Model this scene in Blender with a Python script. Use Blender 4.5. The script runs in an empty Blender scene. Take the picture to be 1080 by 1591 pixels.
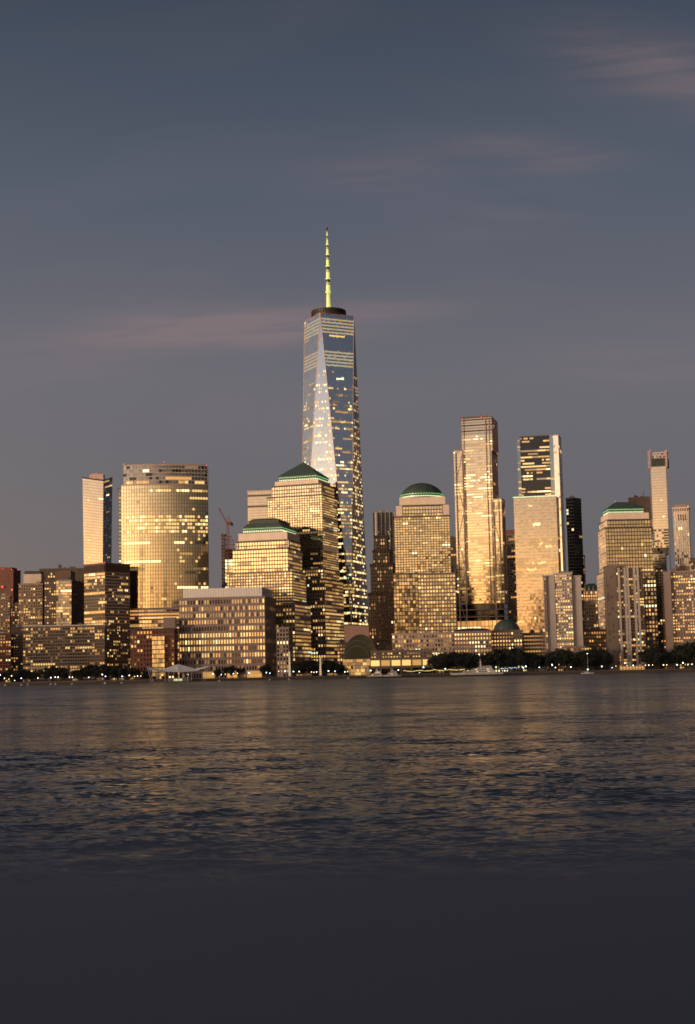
import bpy, bmesh, math, random
import numpy as np
from mathutils import Vector, Matrix
rng = random.Random(11)
scene = bpy.context.scene
C = scene.collection
PI = math.pi
V = Vector

# ------------------------------------------------------------------ camera
FPX, CX, CY = 2216.0, 540.0, 795.5
CAM = V((0, 0, 4.5))
PITCH, ROLL = math.radians(6.47), math.radians(1.17)
fw = V((0, math.cos(PITCH), math.sin(PITCH)))
up0 = V((0, -math.sin(PITCH), math.cos(PITCH)))
rt = V((1, 0, 0)) * math.cos(ROLL) - up0 * math.sin(ROLL)
up = up0 * math.cos(ROLL) + V((1, 0, 0)) * math.sin(ROLL)

def ray(px, py):
    return fw + rt * ((px - CX) / FPX) + up * ((CY - py) / FPX)

def at(px, py, Y):
    d = ray(px, py)
    return CAM + d * (Y / d.y)

cd = bpy.data.cameras.new('camera')
cd.sensor_fit = 'VERTICAL'
cd.sensor_height = 36.0
cd.lens = FPX / 1591 * 36.0
cd.clip_start, cd.clip_end = 0.02, 60000
cd.dof.use_dof = True
cd.dof.focus_distance = 42
cd.dof.aperture_fstop = 1.8
co = bpy.data.objects.new('camera', cd)
C.objects.link(co)
co.matrix_world = Matrix(((rt.x, up.x, -fw.x, CAM.x), (rt.y, up.y, -fw.y, CAM.y), (rt.z, up.z, -fw.z, CAM.z), (0, 0, 0, 1)))
scene.camera = co
scene.view_settings.view_transform = 'Standard'
scene.view_settings.look = 'None'
scene.view_settings.exposure = 0
scene.view_settings.gamma = 1

# ------------------------------------------------------------------ sky and sun
SUN_AZ = math.radians(180 + 55)      # clockwise from +Y: behind the camera, to its left
SUN_EL = math.radians(1.6)
SH = V((math.sin(SUN_AZ), math.cos(SUN_AZ), 0))

def build_world():
    w = bpy.data.worlds.new('World')
    scene.world = w
    w.use_nodes = True
    nt = w.node_tree
    N, Lk = nt.nodes, nt.links
    bg = N['Background']
    def m(op, a, b=None, c=None):
        n = N.new('ShaderNodeMath'); n.operation = op
        for k, x in enumerate((a, b, c)):
            if x is None: continue
            if isinstance(x, (int, float)): n.inputs[k].default_value = x
            else: Lk.new(x, n.inputs[k])
        return n.outputs[0]
    def ramp(f, stops):
        n = N.new('ShaderNodeValToRGB'); r = n.color_ramp
        r.elements[0].position, r.elements[0].color = stops[0][0], (*stops[0][1], 1)
        r.elements[1].position, r.elements[1].color = stops[-1][0], (*stops[-1][1], 1)
        for p, c in stops[1:-1]:
            e = r.elements.new(p); e.color = (*c, 1)
        Lk.new(f, n.inputs[0]); return n.outputs[0]
    def mixc(kind, f, a, b):
        n = N.new('ShaderNodeMix'); n.data_type = 'RGBA'; n.blend_type = kind
        n.clamp_factor = False
        for s, x in ((0, f), (6, a), (7, b)):
            if isinstance(x, (int, float)): n.inputs[s].default_value = x
            elif isinstance(x, tuple): n.inputs[s].default_value = (*x, 1)
            else: Lk.new(x, n.inputs[s])
        return n.outputs[2]
    tc = N.new('ShaderNodeTexCoord')
    sep = N.new('ShaderNodeSeparateXYZ'); Lk.new(tc.outputs['Generated'], sep.inputs[0])
    x, y, z = sep.outputs
    z0 = m('MAXIMUM', z, 0.0)
    # clear dusk sky opposite the sunset
    base = ramp(z0, [(0, (.132, .115, .120)), (.10, (.134, .126, .138)), (.20, (.142, .137, .155)), (.33, (.084, .100, .132)), (.46, (.040, .054, .078)), (.7, (.035, .046, .068)), (1, (.03, .042, .066))])
    # afterglow around the point where the sun went down
    dt = N.new('ShaderNodeVectorMath'); dt.operation = 'DOT_PRODUCT'
    Lk.new(tc.outputs['Generated'], dt.inputs[0]); dt.inputs[1].default_value = SH
    hl = m('SQRT', m('MAXIMUM', m('SUBTRACT', 1.0, m('MULTIPLY', z, z)), 1e-4))
    ca = m('DIVIDE', dt.outputs['Value'], hl)
    az = m('POWER', m('MAXIMUM', m('MULTIPLY', m('ADD', ca, 1.0), .5), 0.0), 4.5)
    glow = ramp(z0, [(0, (.90, .38, .10)), (.04, (.86, .47, .165)), (.08, (.64, .405, .185)), (.13, (.39, .285, .185)), (.19, (.215, .178, .148)), (.27, (.115, .098, .088)), (.45, (.035, .034, .036)), (1, (.006, .007, .009))])
    glow = mixc('MULTIPLY', 1.0, glow, (GLOW, GLOW, GLOW))
    glow = mixc('MIX', az, (0., 0., 0.), glow)
    sk = N.new('ShaderNodeTexSky'); sk.sky_type = 'NISHITA'; sk.sun_disc = False
    sk.sun_elevation = SUN_EL; sk.sun_rotation = SUN_AZ
    sk.ozone_density = 2.0
    nish = mixc('MULTIPLY', 1.0, sk.outputs[0], (.012, .011, .013))   # background strength 0.1 is applied to the whole
    tot = mixc('ADD', 1.0, mixc('ADD', 1.0, base, glow), nish)
    # thin pink clouds in the eastern sky
    yy = m('MAXIMUM', y, .05)
    u = m('DIVIDE', x, yy); v = m('DIVIDE', z, yy)
    cb = N.new('ShaderNodeCombineXYZ'); Lk.new(u, cb.inputs[0]); Lk.new(v, cb.inputs[1])
    def noise(sx, sy, rot, det, dist):
        mp = N.new('ShaderNodeMapping'); mp.inputs['Scale'].default_value = (sx, sy, 1); mp.inputs['Rotation'].default_value = (0, 0, rot)
        Lk.new(cb.outputs[0], mp.inputs[0])
        nz = N.new('ShaderNodeTexNoise'); nz.inputs['Scale'].default_value = 1; nz.inputs['Detail'].default_value = det
        nz.inputs['Distortion'].default_value = dist
        Lk.new(mp.outputs[0], nz.inputs['Vector']); return nz.outputs[0]
    n1 = noise(5, 40, -.16, 8, 1.5)
    n2 = noise(3.0, 11, .1, 3, .5)
    def blob(px, py, sx, sy, tilt, amp):
        d = ray(px, py); cu, cv = d.x / d.y, d.z / d.y
        du = m('SUBTRACT', u, cu); dv = m('SUBTRACT', v, cv)
        dv = m('SUBTRACT', dv, m('MULTIPLY', du, tilt))
        q = m('ADD', m('POWER', m('ABSOLUTE', m('DIVIDE', du, sx / FPX)), 2.0), m('POWER', m('ABSOLUTE', m('DIVIDE', dv, sy / FPX)), 2.0))
        return m('MULTIPLY', m('EXPONENT', m('MULTIPLY', q, -1.0)), amp)
    acc = None
    for b in ((320, 508, 210, 32, .03, 1.2), (430, 520, 130, 18, .02, .45), (1050, 115, 180, 60, -.3, .85), (845, 240, 130, 38, -.12, .5), (750, 345, 120, 26, 0, .3), (600, 270, 160, 60, .1, .25), (150, 555, 150, 30, 0, .3), (620, 480, 110, 22, .05, .3), (560, 10, 150, 40, -.1, .12), (980, 560, 160, 40, 0, .28)):
        q = blob(*b); acc = q if acc is None else m('ADD', acc, q)
    cl = m('MULTIPLY', acc, m('MAXIMUM', m('MULTIPLY', m('SUBTRACT', n1, .22), 3.2), .2))
    cl = m('ADD', cl, m('MULTIPLY', m('MAXIMUM', m('SUBTRACT', n2, .5), 0.0), .9))
    east = m('MULTIPLY', m('GREATER_THAN', y, .05), 1.0)
    cl = m('MULTIPLY', m('MINIMUM', cl, 1.0), east)
    cl = m('MULTIPLY', cl, m('MINIMUM', m('MULTIPLY', z0, 8.0), 1.0))
    tot = mixc('MIX', m('MULTIPLY', cl, .75), tot, mixc('ADD', 1.0, mixc('MULTIPLY', 1.0, tot, (.9, .82, .80)), (.115, .068, .060)))
    tot = mixc('MULTIPLY', 1.0, tot, (10., 10., 10.))
    Lk.new(tot, bg.inputs[0]); bg.inputs[1].default_value = .1
GLOW = 11.5
build_world()

sl = bpy.data.lights.new('sun', 'SUN')
sl.energy = 2.6; sl.angle = math.radians(4); sl.color = (1.0, .75, .50)
so = bpy.data.objects.new('sun', sl); C.objects.link(so)
sd = V((SH.x * math.cos(SUN_EL), SH.y * math.cos(SUN_EL), math.sin(SUN_EL)))
so.rotation_euler = sd.to_track_quat('Z', 'Y').to_euler()

# ------------------------------------------------------------------ materials
MATS = {}
def mat(name, color, rough=.7, metal=0., var=.0, scale=.15, emit=None, es=0., spec=None, var2=None):
    if name in MATS: return MATS[name]
    m = bpy.data.materials.new(name); m.use_nodes = True
    nt = m.node_tree; b = nt.nodes['Principled BSDF']
    b.inputs['Base Color'].default_value = (*color, 1)
    b.inputs['Roughness'].default_value = rough
    b.inputs['Metallic'].default_value = metal
    if spec is not None: b.inputs['Specular IOR Level'].default_value = spec
    if var:
        tc = nt.nodes.new('ShaderNodeTexCoord')
        mp = nt.nodes.new('ShaderNodeMapping'); mp.inputs['Scale'].default_value = (1, 1, .45)
        nz = nt.nodes.new('ShaderNodeTexNoise'); nz.inputs['Scale'].default_value = scale; nz.inputs['Detail'].default_value = 5
        nz.inputs['Roughness'].default_value = .65
        mr = nt.nodes.new('ShaderNodeMapRange'); mr.inputs[1].default_value = .25; mr.inputs[2].default_value = .75
        mr.inputs[3].default_value = 1 - var; mr.inputs[4].default_value = 1 + var
        mx = nt.nodes.new('ShaderNodeMix'); mx.data_type = 'RGBA'; mx.blend_type = 'MULTIPLY'; mx.inputs[0].default_value = 1
        mx.inputs[6].default_value = (*color, 1)
        nt.links.new(tc.outputs['Object'], mp.inputs[0]); nt.links.new(mp.outputs[0], nz.inputs['Vector'])
        nt.links.new(nz.outputs[0], mr.inputs[0]); nt.links.new(mr.outputs[0], mx.inputs[7])
        nt.links.new(mx.outputs[2], b.inputs['Base Color'])
    if emit:
        b.inputs['Emission Color'].default_value = (*emit, 1)
        b.inputs['Emission Strength'].default_value = es
        try: m.cycles.emission_sampling = 'NONE'
        except Exception: pass
    MATS[name] = m
    return m

def glass(name, tint, rough=.07):
    return mat(name, tint, rough, 1.0, var=.10, scale=.05)

STONE = mat('granite', (.40, .30, .245), .75, var=.14)
STONE_L = mat('pale_granite', (.60, .47, .38), .75, var=.12)
STONE_D = mat('brown_granite', (.165, .122, .10), .75, var=.18)
BRICK = mat('brown_brick', (.125, .075, .055), .85, var=.2)
BRICK_R = mat('red_brick', (.15, .055, .042), .85, var=.2)
BRICK_D = mat('dark_brick', (.085, .058, .05), .85, var=.2)
BRICK_T = mat('tan_brick', (.24, .165, .12), .85, var=.18)
CONC = mat('white_concrete', (.36, .31, .285), .8, var=.12)
CONC_P = mat('pink_concrete', (.215, .155, .14), .8, var=.12)
METAL_D = mat('dark_metal', (.03, .028, .03), .5, var=.2)
METAL_G = mat('grey_metal', (.22, .21, .21), .45, .4, var=.1)
PALE_S = mat('pale_steel', (.62, .47, .40), .6, .0, var=.08)
STEEL = mat('pink_steel', (.42, .29, .25), .5, .2, var=.1)
COPPER = mat('green_copper', (.045, .068, .056), .6, .1, var=.2)
DARKW = mat('dark_recess', (.02, .017, .016), .6, var=.2)
MULL = mat('bronze_mullion', (.055, .042, .030), .6, .0, var=.15)
MULL_L = mat('pale_mullion', (.33, .25, .2), .5, .3, var=.12)
RINGM = mat('black_ring_metal', (.010, .010, .011), .5, var=.2)
ROOFM = mat('roof_gravel', (.10, .085, .08), .9, var=.2)

G_GOLD = glass('golden_glass', (.335, .285, .205))
G_GOLD2 = glass('golden_glass_blinds', (.36, .315, .235), .12)
G_BLUE = glass('blue_glass', (.76, .79, .82), .05)  # tint lifted for the facets turned from the afterglow
G_CHAMFER = glass('chamfer_glass', (.22, .24, .275), .05)  # same tower's glass, tint darkened where facets mirror the afterglow
G_STEEL = glass('steel_blue_glass', (.42, .47, .52), .05)
G_HALL = glass('hall_glass', (.05, .062, .058), .12)
G_PALE = glass('pale_gold_glass', (.29, .25, .195), .06)
G_PALE2 = glass('pale_gold_spandrel', (.23, .195, .15), .10)
G_GREY = glass('grey_glass', (.13, .125, .125), .07)
G_CLEAR = glass('clear_glass', (.15, .14, .13), .06)
G_DARK = glass('dark_glass', (.022, .022, .024), .08)
G_PINK = glass('pink_glass', (.22, .19, .165), .06)
G_SLATE = glass('slate_glass', (.11, .135, .165), .06)
G_STRIP = glass('pale_strip_glass', (.40, .36, .33), .10)
G_PINK2 = glass('pink_spandrel_glass', (.165, .145, .13), .10)
G_GOLD3 = glass('golden_spandrel_glass', (.28, .235, .155), .12)
LIT = [mat('lit_window_warm', (.12, .1, .08), .1, 1., emit=(1., .63, .21), es=1.05),
       mat('lit_window_dim', (.12, .1, .08), .1, 1., emit=(1., .54, .15), es=.55),
       mat('lit_window_bright', (.12, .1, .08), .1, 1., emit=(1., .77, .36), es=1.8),
       mat('lit_window_pale', (.12, .1, .08), .1, 1., emit=(.95, 1., .62), es=1.25),
       mat('lit_window_amber', (.12, .1, .08), .1, 1., emit=(1., .45, .12), es=.8),
       mat('lit_window_faint', (.13, .11, .09), .1, 1., emit=(1., .6, .25), es=.22)]
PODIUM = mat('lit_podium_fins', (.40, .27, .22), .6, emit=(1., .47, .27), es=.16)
LIT_BAND = mat('lit_floor_band', (.2, .2, .2), .1, 1., emit=(1., .84, .52), es=.44)
L_GREEN = mat('green_light_strip', (.1, .1, .1), .3, emit=(.22, .75, .26), es=.7)
L_WHITE = mat('white_light_strip', (.1, .1, .1), .3, emit=(.90, 1., .52), es=.95)
L_RED = mat('red_beacon', (.1, .02, .02), .3, emit=(1., .10, .06), es=2.2)
L_LAMP_V = mat('violet_white_lamp', (.3, .3, .3), .3, emit=(.55, .46, 1.), es=9)
L_LAMP_W = mat('white_lamp', (.3, .3, .3), .3, emit=(1., .92, .75), es=6)
L_LAMP_G = mat('greenish_lamp', (.3, .3, .3), .3, emit=(.62, 1., .86), es=7)
L_LAMP_Y = mat('yellow_lamp', (.3, .3, .3), .3, emit=(1., .74, .32), es=4.5)
L_LAMP_B = mat('blue_lamp', (.3, .3, .3), .3, emit=(.45, .72, 1.), es=6)
L_MAST = mat('lit_mast_panel', (.4, .4, .3), .4, emit=(.70, .80, .15), es=.7)
L_MAST2 = mat('lit_mast_shade', (.3, .3, .2), .4, emit=(.34, .48, .08), es=.4)
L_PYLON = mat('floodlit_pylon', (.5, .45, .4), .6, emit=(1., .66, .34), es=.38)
WHITE = mat('white_paint', (.50, .48, .47), .35, var=.05)
FABRIC = mat('white_fabric', (.62, .58, .56), .8, var=.06)
RED_P = mat('red_crane_paint', (.30, .05, .04), .5, var=.1)

# ------------------------------------------------------------------ mesh builder
class MB:
    def __init__(s): s.v = []; s.f = []; s.m = []; s.mats = []
    def mi(s, m):
        if m not in s.mats: s.mats.append(m)
        return s.mats.index(m)
    def face(s, pts, m):
        n = len(s.v); s.v.extend([tuple(p) for p in pts]); s.f.append(tuple(range(n, n + len(pts)))); s.m.append(s.mi(m))
    def prism(s, ring0, ring1, m, cap0=True, cap1=True):
        n = len(ring0)
        for i in range(n):
            j = (i + 1) % n
            s.face((ring0[i], ring0[j], ring1[j], ring1[i]), m)
        if cap1: s.face(ring1, m)
        if cap0: s.face(list(reversed(ring0)), m)
    def poly(s, pts, z0, z1, m):
        s.prism([V((p[0], p[1], z0)) for p in pts], [V((p[0], p[1], z1)) for p in pts], m)
    def box(s, c, sx, sy, z0, z1, m, yaw=0.):
        cs, sn = math.cos(yaw), math.sin(yaw)
        pts = []
        for a, b in ((-1, -1), (1, -1), (1, 1), (-1, 1)):
            x, y = a * sx / 2, b * sy / 2
            pts.append((c[0] + x * cs - y * sn, c[1] + x * sn + y * cs))
        s.poly(pts, z0, z1, m)
    def bar(s, p, q, w, m, w2=None, n=4):
        p, q = V(p), V(q); d = (q - p).normalized()
        a = d.orthogonal().normalized(); b = d.cross(a); w2 = w if w2 is None else w2
        r0 = [p + (a * math.cos(t) + b * math.sin(t)) * w / 2 for t in [2 * PI * (k + .5) / n for k in range(n)]]
        r1 = [q + (a * math.cos(t) + b * math.sin(t)) * w2 / 2 for t in [2 * PI * (k + .5) / n for k in range(n)]]
        s.prism(r0, r1, m)
    def lathe(s, c, prof, m, n=16, cap=True):
        rings = [[V((c[0] + r * math.cos(2 * PI * k / n), c[1] + r * math.sin(2 * PI * k / n), z)) for k in range(n)] for r, z in prof]
        for i in range(len(rings) - 1):
            s.prism(rings[i], rings[i + 1], m, cap and i == 0, cap and i == len(rings) - 2)
    def mesh(s, name, org=(0, 0, 0)):
        me = bpy.data.meshes.new(name)
        o = V(org)
        me.from_pydata([(p[0] - o.x, p[1] - o.y, p[2] - o.z) for p in s.v], [], s.f)
        for m in s.mats: me.materials.append(m)
        me.polygons.foreach_set('material_index', s.m)
        me.update()
        return me
    def build(s, name, parent=None, org=None, kind=None, label=None):
        o_ = (parent['_o'] if parent is not None and '_o' in parent else (0, 0, 0)) if org is None else org
        o = bpy.data.objects.new(name, s.mesh(name, o_))
        C.objects.link(o)
        if parent is not None: o.parent = parent
        else: o.location = o_
        if kind: o['kind'] = kind
        if label: o['label'] = label
        return o

ORG = {}
def thing(name, label, cat, loc, group=None):
    o = bpy.data.objects.new(name, None); C.objects.link(o); o.location = loc
    o.empty_display_size = 2
    o['label'] = label; o['category'] = cat
    if group: o['group'] = group
    ORG[o.name] = V(loc)
    return o
def part(t, name, mb, kind=None, label=None, org=None):
    o = bpy.data.objects.new(name, mb.mesh(name, org if org is not None else ORG[t.name])); C.objects.link(o); o.parent = t
    if kind: o['kind'] = kind
    if label: o['label'] = label
    return o
def subpart(p, name, mb, org):
    o = bpy.data.objects.new(name, mb.mesh(name, org)); C.objects.link(o); o.parent = p
    return o
def setting(name, mb, kind='structure'):
    o = bpy.data.objects.new(name, mb.mesh(name)); C.objects.link(o); o['kind'] = kind
    return o
def single(name, mb, label, cat, org, group=None):
    o = bpy.data.objects.new(name, mb.mesh(name, org)); C.objects.link(o); o.location = org
    o['label'] = label; o['category'] = cat
    if group: o['group'] = group
    return o

# ------------------------------------------------------------------ facades
WARM = (5, 4, 1.4, .5, .8, 2.0)
OFFICE = (5, 2.5, 3, 1.2, .2, 2.5)
HOME = (5, 4, 1.0, .15, 3.0, 3.0)
PALE = (2, 1, 2, 3, .1, 1)

def lights(nc, nr, p, run=.6, rv=1.0, mix=WARM):
    out = []
    for j in range(nr):
        v = (j + .5) / nr
        pj = p(v) if callable(p) else p
        pj = min(.96, pj * (rng.random() ** rv) * (rv + 1))
        row = []; st = rng.random() < pj; k = rng.choices(range(6), mix)[0]
        for i in range(nc):
            if rng.random() > run:
                st = rng.random() < pj; k = rng.choices(range(6), mix)[0]
            row.append(k if st else -1)
        out.append(row)
    return out

def facade(fr, gl, PB, PT, rows, S, over=None, cells=None, vrange=None):
    """PB/PT: plan points along the facade, left to right as seen from outside, bottom and top."""
    nc = len(PB) - 1
    pier, span, dep = S['pier'], S['span'], S.get('dep', .4)
    wall = S['wall']; jit = S.get('jit', .02)
    L = lights(nc, rows, S.get('lit', .2), S.get('run', .6), S.get('rv', 1.), S.get('mix', WARM))
    def P(i, v): return PB[i].lerp(PT[i], v)
    nrm = []
    for i in range(nc):
        t = PB[i + 1] - PB[i]
        if t.length < 1e-3: t = PT[i + 1] - PT[i]
        sl_ = P(i, 1) - P(i, 0)
        n = t.cross(sl_).normalized()
        nrm.append(n)
    gls = S['glass']
    for j in range(rows):
        v0, v1 = j / rows, (j + 1) / rows
        for i in range(nc):
            key = L[j][i]
            m = None
            if over:
                m = over(i, j, (i + .5) / nc, (j + .5) / rows)
            if m is None:
                m = LIT[key] if key >= 0 else (gls[0] if rng.random() < S.get('g0', .85) else gls[-1])
            q = [P(i, v0), P(i + 1, v0), P(i + 1, v1), P(i, v1)]
            n = nrm[i]
            if cells is not None:
                cells.append((q, n, m, m in LIT)); continue
            a, b = rng.gauss(0, jit), rng.gauss(0, jit)
            q = [q[0] + n * (a + b), q[1] + n * (b - a), q[2] - n * (a + b), q[3] + n * (a - b)]
            gl.face(q, m)
    # piers
    if pier > 0:
        for i in range(nc + 1):
            n = nrm[min(i, nc - 1)] if i == 0 or i == nc else (nrm[i - 1] + nrm[i]).normalized()
            def col(v):
                p = P(i, v); a = P(max(i - 1, 0), v); b = P(min(i + 1, nc), v)
                w = (b - a) / (2 if 0 < i < nc else 1)
                h = w * pier / 2
                l = p - h if i > 0 else p
                r = p + h if i < nc else p
                return l, r
            l0, r0 = col(0); l1, r1 = col(1)
            o = n * dep
            fr.face((l0 + o, r0 + o, r1 + o, l1 + o), wall)
            fr.face((l0, l0 + o, l1 + o, l1), wall)
            fr.face((r0 + o, r0, r1, r1 + o), wall)
    if span > 0:
        straight = all((nrm[i] - nrm[0]).length < 1e-3 for i in range(nc))
        segs = [(0, nc)] if straight else [(i, i + 1) for i in range(nc)]
        swall = S.get('swall', wall)
        for j in range(rows + 1):
            h = span / rows
            v0 = max(0, j / rows - h * .62) if j else 0
            v1 = min(1, j / rows + h * .38) if j < rows else 1
            for a, b in segs:
                o = nrm[a] * (dep - .06 if S.get('spin', True) else dep + .06)
                A0, B0, A1, B1 = P(a, v0), P(b, v0), P(a, v1), P(b, v1)
                fr.face((A0 + o, B0 + o, B1 + o, A1 + o), swall)
                fr.face((A1 + o, B1 + o, B1, A1), swall)
                fr.face((A0, B0, B0 + o, A0 + o), swall)

def line(p, q, n):
    return [p.lerp(q, k / n) for k in range(n + 1)]

def offset(poly, d):
    """outward offset of a convex counter-clockwise polygon (2D)"""
    n = len(poly); out = []
    for i in range(n):
        a, b, c = V(poly[i - 1][:2]), V(poly[i][:2]), V(poly[(i + 1) % n][:2])
        e0, e1 = (b - a).normalized(), (c - b).normalized()
        n0, n1 = V((e0.y, -e0.x)), V((e1.y, -e1.x))
        k = (n0 + n1); k = k / max(k.length_squared / 2, .2)
        out.append(b + k * d)
    return out

BASE = 2.6
def rayhit(px, pr, c, e):
    d = ray(px, pr)
    # t*d.xy = c + w*e
    det = d.x * (-e[1]) + d.y * e[0]
    w = (d.x * c[1] - d.y * c[0]) / (-det) if abs(det) > 1e-9 else 0
    # solve properly
    # d.x*t - e.x*w = c.x ; d.y*t - e.y*w = c.y
    D = -d.x * e[1] + d.y * e[0]
    w = (d.x * c[1] - d.y * c[0]) / D
    return w

def footprint(L, Cn, R, D, yaw, pr, depth=None):
    """plan corners, counter-clockwise from above: front-left, front-right, back-right, back-left; which sides face us"""
    if Cn is None:
        p = at((L + R) / 2, pr, D)
    else:
        p = at(Cn, pr, D)
    az = math.atan2(p.x, p.y)
    r = V((math.cos(az), -math.sin(az))); f = V((math.sin(az), math.cos(az)))
    cs, sn = math.cos(yaw), math.sin(yaw)
    ex = r * cs - f * sn      # along the front, to the right
    ey = f * cs + r * sn      # into the building
    c = V((p.x, p.y))
    if Cn is None:
        wl = rayhit(L, pr, c, -ex); wr = rayhit(R, pr, c, ex)
        a, b = c - ex * wl, c + ex * wr
        dp = depth or (wl + wr) * .7
        return [a, b, b + ey * dp, a + ey * dp], ('f',)
    if yaw > 0:
        W = rayhit(L, pr, c, -ex); Dp = rayhit(R, pr, c, ey)
        if depth: Dp = depth
        return [c - ex * W, c, c + ey * Dp, c - ex * W + ey * Dp], ('f', 'r')
    W = rayhit(R, pr, c, ex); Dp = rayhit(L, pr, c, ey)
    if depth: Dp = depth
    return [c, c + ex * W, c + ex * W + ey * Dp, c + ey * Dp], ('f', 'l')

def zat(px, py, D): return at(px, py, D).z

class Building:
    def __init__(s, name, label, cat, loc, group=None):
        s.t = thing(name, label, cat, loc, group); s.fr = MB(); s.gl = MB(); s.rf = MB(); s.roofs = [s.rf]; s.gls = [s.gl]; s.cells = []
    def tier(s, L, Cn, R, yt, D, yaw, S, yb=None, pr=None, depth=None, over=None, overs=None, roof=1.2, roofm=None, cw=None, fh=None, rows=None, zt=None, roofout=.35, lip=True):
        pr = pr or (yt + min(yb or 1040, 1000)) / 2
        yaw = math.radians(yaw)
        fp, sides = footprint(L, Cn, R, D, yaw, pr, depth)
        mid = Cn if Cn is not None else (L + R) / 2
        zt = zat(mid, yt, D) if zt is None else zt
        zb = BASE if yb is None else zat(mid, yb, D)
        fh = fh or S.get('fh', 4.); cw = cw or S.get('cw', 3.)
        rows = rows or max(1, round((zt - zb) / fh))
        s.gl = MB(); s.gls.append(s.gl)
        # solid core just behind the glass
        s.fr.poly(offset(fp, -.2), zb, zt, S['wall'])
        def edge(a, b, Sx, ov):
            n = max(1, round((b - a).length / cw))
            A0, B0 = V((a.x, a.y, zb)), V((b.x, b.y, zb)); A1, B1 = V((a.x, a.y, zt)), V((b.x, b.y, zt))
            facade(s.fr, s.gl, line(A0, B0, n), line(A1, B1, n), rows, Sx, ov, s.cells if Sx.get('indiv') else None)
        edge(fp[0], fp[1], S, over)
        if S.get('allsides'): sides = ('f', 'r', 'l')
        if 'r' in sides: edge(fp[1], fp[2], S.get('side', S), overs)
        if 'l' in sides: edge(fp[3], fp[0], S.get('side', S), overs)
        if roof:
            s.rf = MB(); s.roofs.append(s.rf)
            s.rf.poly(offset(fp, S.get('dep', .4) + roofout), zt + .02, zt + roof, roofm or S.get('roofm', S['wall']))
            if lip:
                s.rf.poly(offset(fp, -1.2), zt + roof, zt + roof + .25, ROOFM)
        s.last = (fp, zb, zt)
        return fp, zb, zt
    def finish(s, glname='glazing', wallname='wall'):
        t = s.t; o = ORG[t.name]
        if s.fr.f: part(t, wallname, s.fr)
        for g in s.gls:
            if g.f: part(t, glname, g)
        for rf in s.roofs:
            if rf.f: part(t, 'roof', rf)
        if s.cells:
            idx = list(range(len(s.cells))); rng.shuffle(idx)
            idx.sort(key=lambda k: 0 if s.cells[k][3] else 1)
            keep = idx[:100]; rest = MB(); cache = {}
            for k in idx[100:]:
                q, n, m, _ = s.cells[k]; rest.face(q, m)
            if rest.f:
                part(t, 'window', rest, kind='stuff')
            for k in keep:
                q, n, m, _ = s.cells[k]
                c = (q[0] + q[1] + q[2] + q[3]) / 4
                w = (q[1] - q[0]).length; h = (q[3] - q[0]).length
                key = (round(w, 2), round(h, 2), m.name)
                if key not in cache:
                    b = MB()
                    x, y = w / 2, h / 2
                    b.face(((-x, 0, -y), (x, 0, -y), (x, 0, y), (-x, 0, y)), m)
                    b.face(((x, .08, -y), (-x, .08, -y), (-x, .08, y), (x, .08, y)), m)
                    cache[key] = b.mesh('window')
                ob = bpy.data.objects.new('window', cache[key]); C.objects.link(ob); ob.parent = t
                ob.location = c - o
                ob.rotation_euler = (0, 0, math.atan2(n.y, n.x) + PI / 2)
        return t

def org(px, D):
    p = at(px, 1040, D); return (p.x, p.y, BASE)

def beacon(b, px, py, D, r=.55):
    m = MB(); p = at(px, py, D)
    m.lathe((p.x, p.y), [(r * .3, p.z - r * 1.6), (r * .35, p.z - r * .8), (r * .9, p.z - r * .5), (r, p.z), (r * .6, p.z + r * .8), (.05, p.z + r)], L_RED, 10)
    part(b.t if isinstance(b, Building) else b, 'beacon', m)

# ------------------------------------------------------------------ facade styles
def style(wall, glassl, pier, span, cw, fh, lit=.2, run=.6, rv=1., mix=WARM, dep=.4, **k):
    return dict(wall=wall, glass=glassl, pier=pier, span=span, cw=cw, fh=fh, lit=lit, run=run, rv=rv, mix=mix, dep=dep, **k)
W_SIDE = style(STONE_L, [G_GOLD2, G_GOLD], .12, .45, 3.2, 3.9, lit=.88, run=.8, rv=.25, mix=(3, 7, .3, .3, 1, 4), dep=.3, spin=False, jit=.03)  # paler granite and extra lit panes brighten side faces left in shade
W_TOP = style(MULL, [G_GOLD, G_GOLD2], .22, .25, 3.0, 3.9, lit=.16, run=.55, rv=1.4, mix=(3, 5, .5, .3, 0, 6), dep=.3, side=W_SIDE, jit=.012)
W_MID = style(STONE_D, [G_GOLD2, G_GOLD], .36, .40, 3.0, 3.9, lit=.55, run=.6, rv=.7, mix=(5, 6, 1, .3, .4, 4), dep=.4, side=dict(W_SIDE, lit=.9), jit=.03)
W_LOW = style(STONE_D, [G_CLEAR, G_GOLD], .42, .42, 3.0, 3.9, lit=.34, run=.6, rv=1.2, mix=(5, 4, 1.2, .4, 1.2, 3), dep=.4, side=dict(W_SIDE, wall=STONE, lit=.88), jit=.03)  # side wall paler than the front, to lift its shade

def stone_band(b, L, Cn, R, yt, yb, D, yaw, pr, zb=None, h=None, m=STONE_L, out=.3, name=None, zt=None):
    fp, _ = footprint(L, Cn, R, D, math.radians(yaw), pr)
    mid = Cn if Cn is not None else (L + R) / 2
    z0 = zat(mid, yb, D) if zb is None else zb
    z1 = (zat(mid, yt, D) if zt is None else zt)
    mb = MB(); mb.poly(offset(fp, out), z0, z1, m)
    part(b.t, name or 'stone_band', mb)
    return fp, z0, z1

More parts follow.
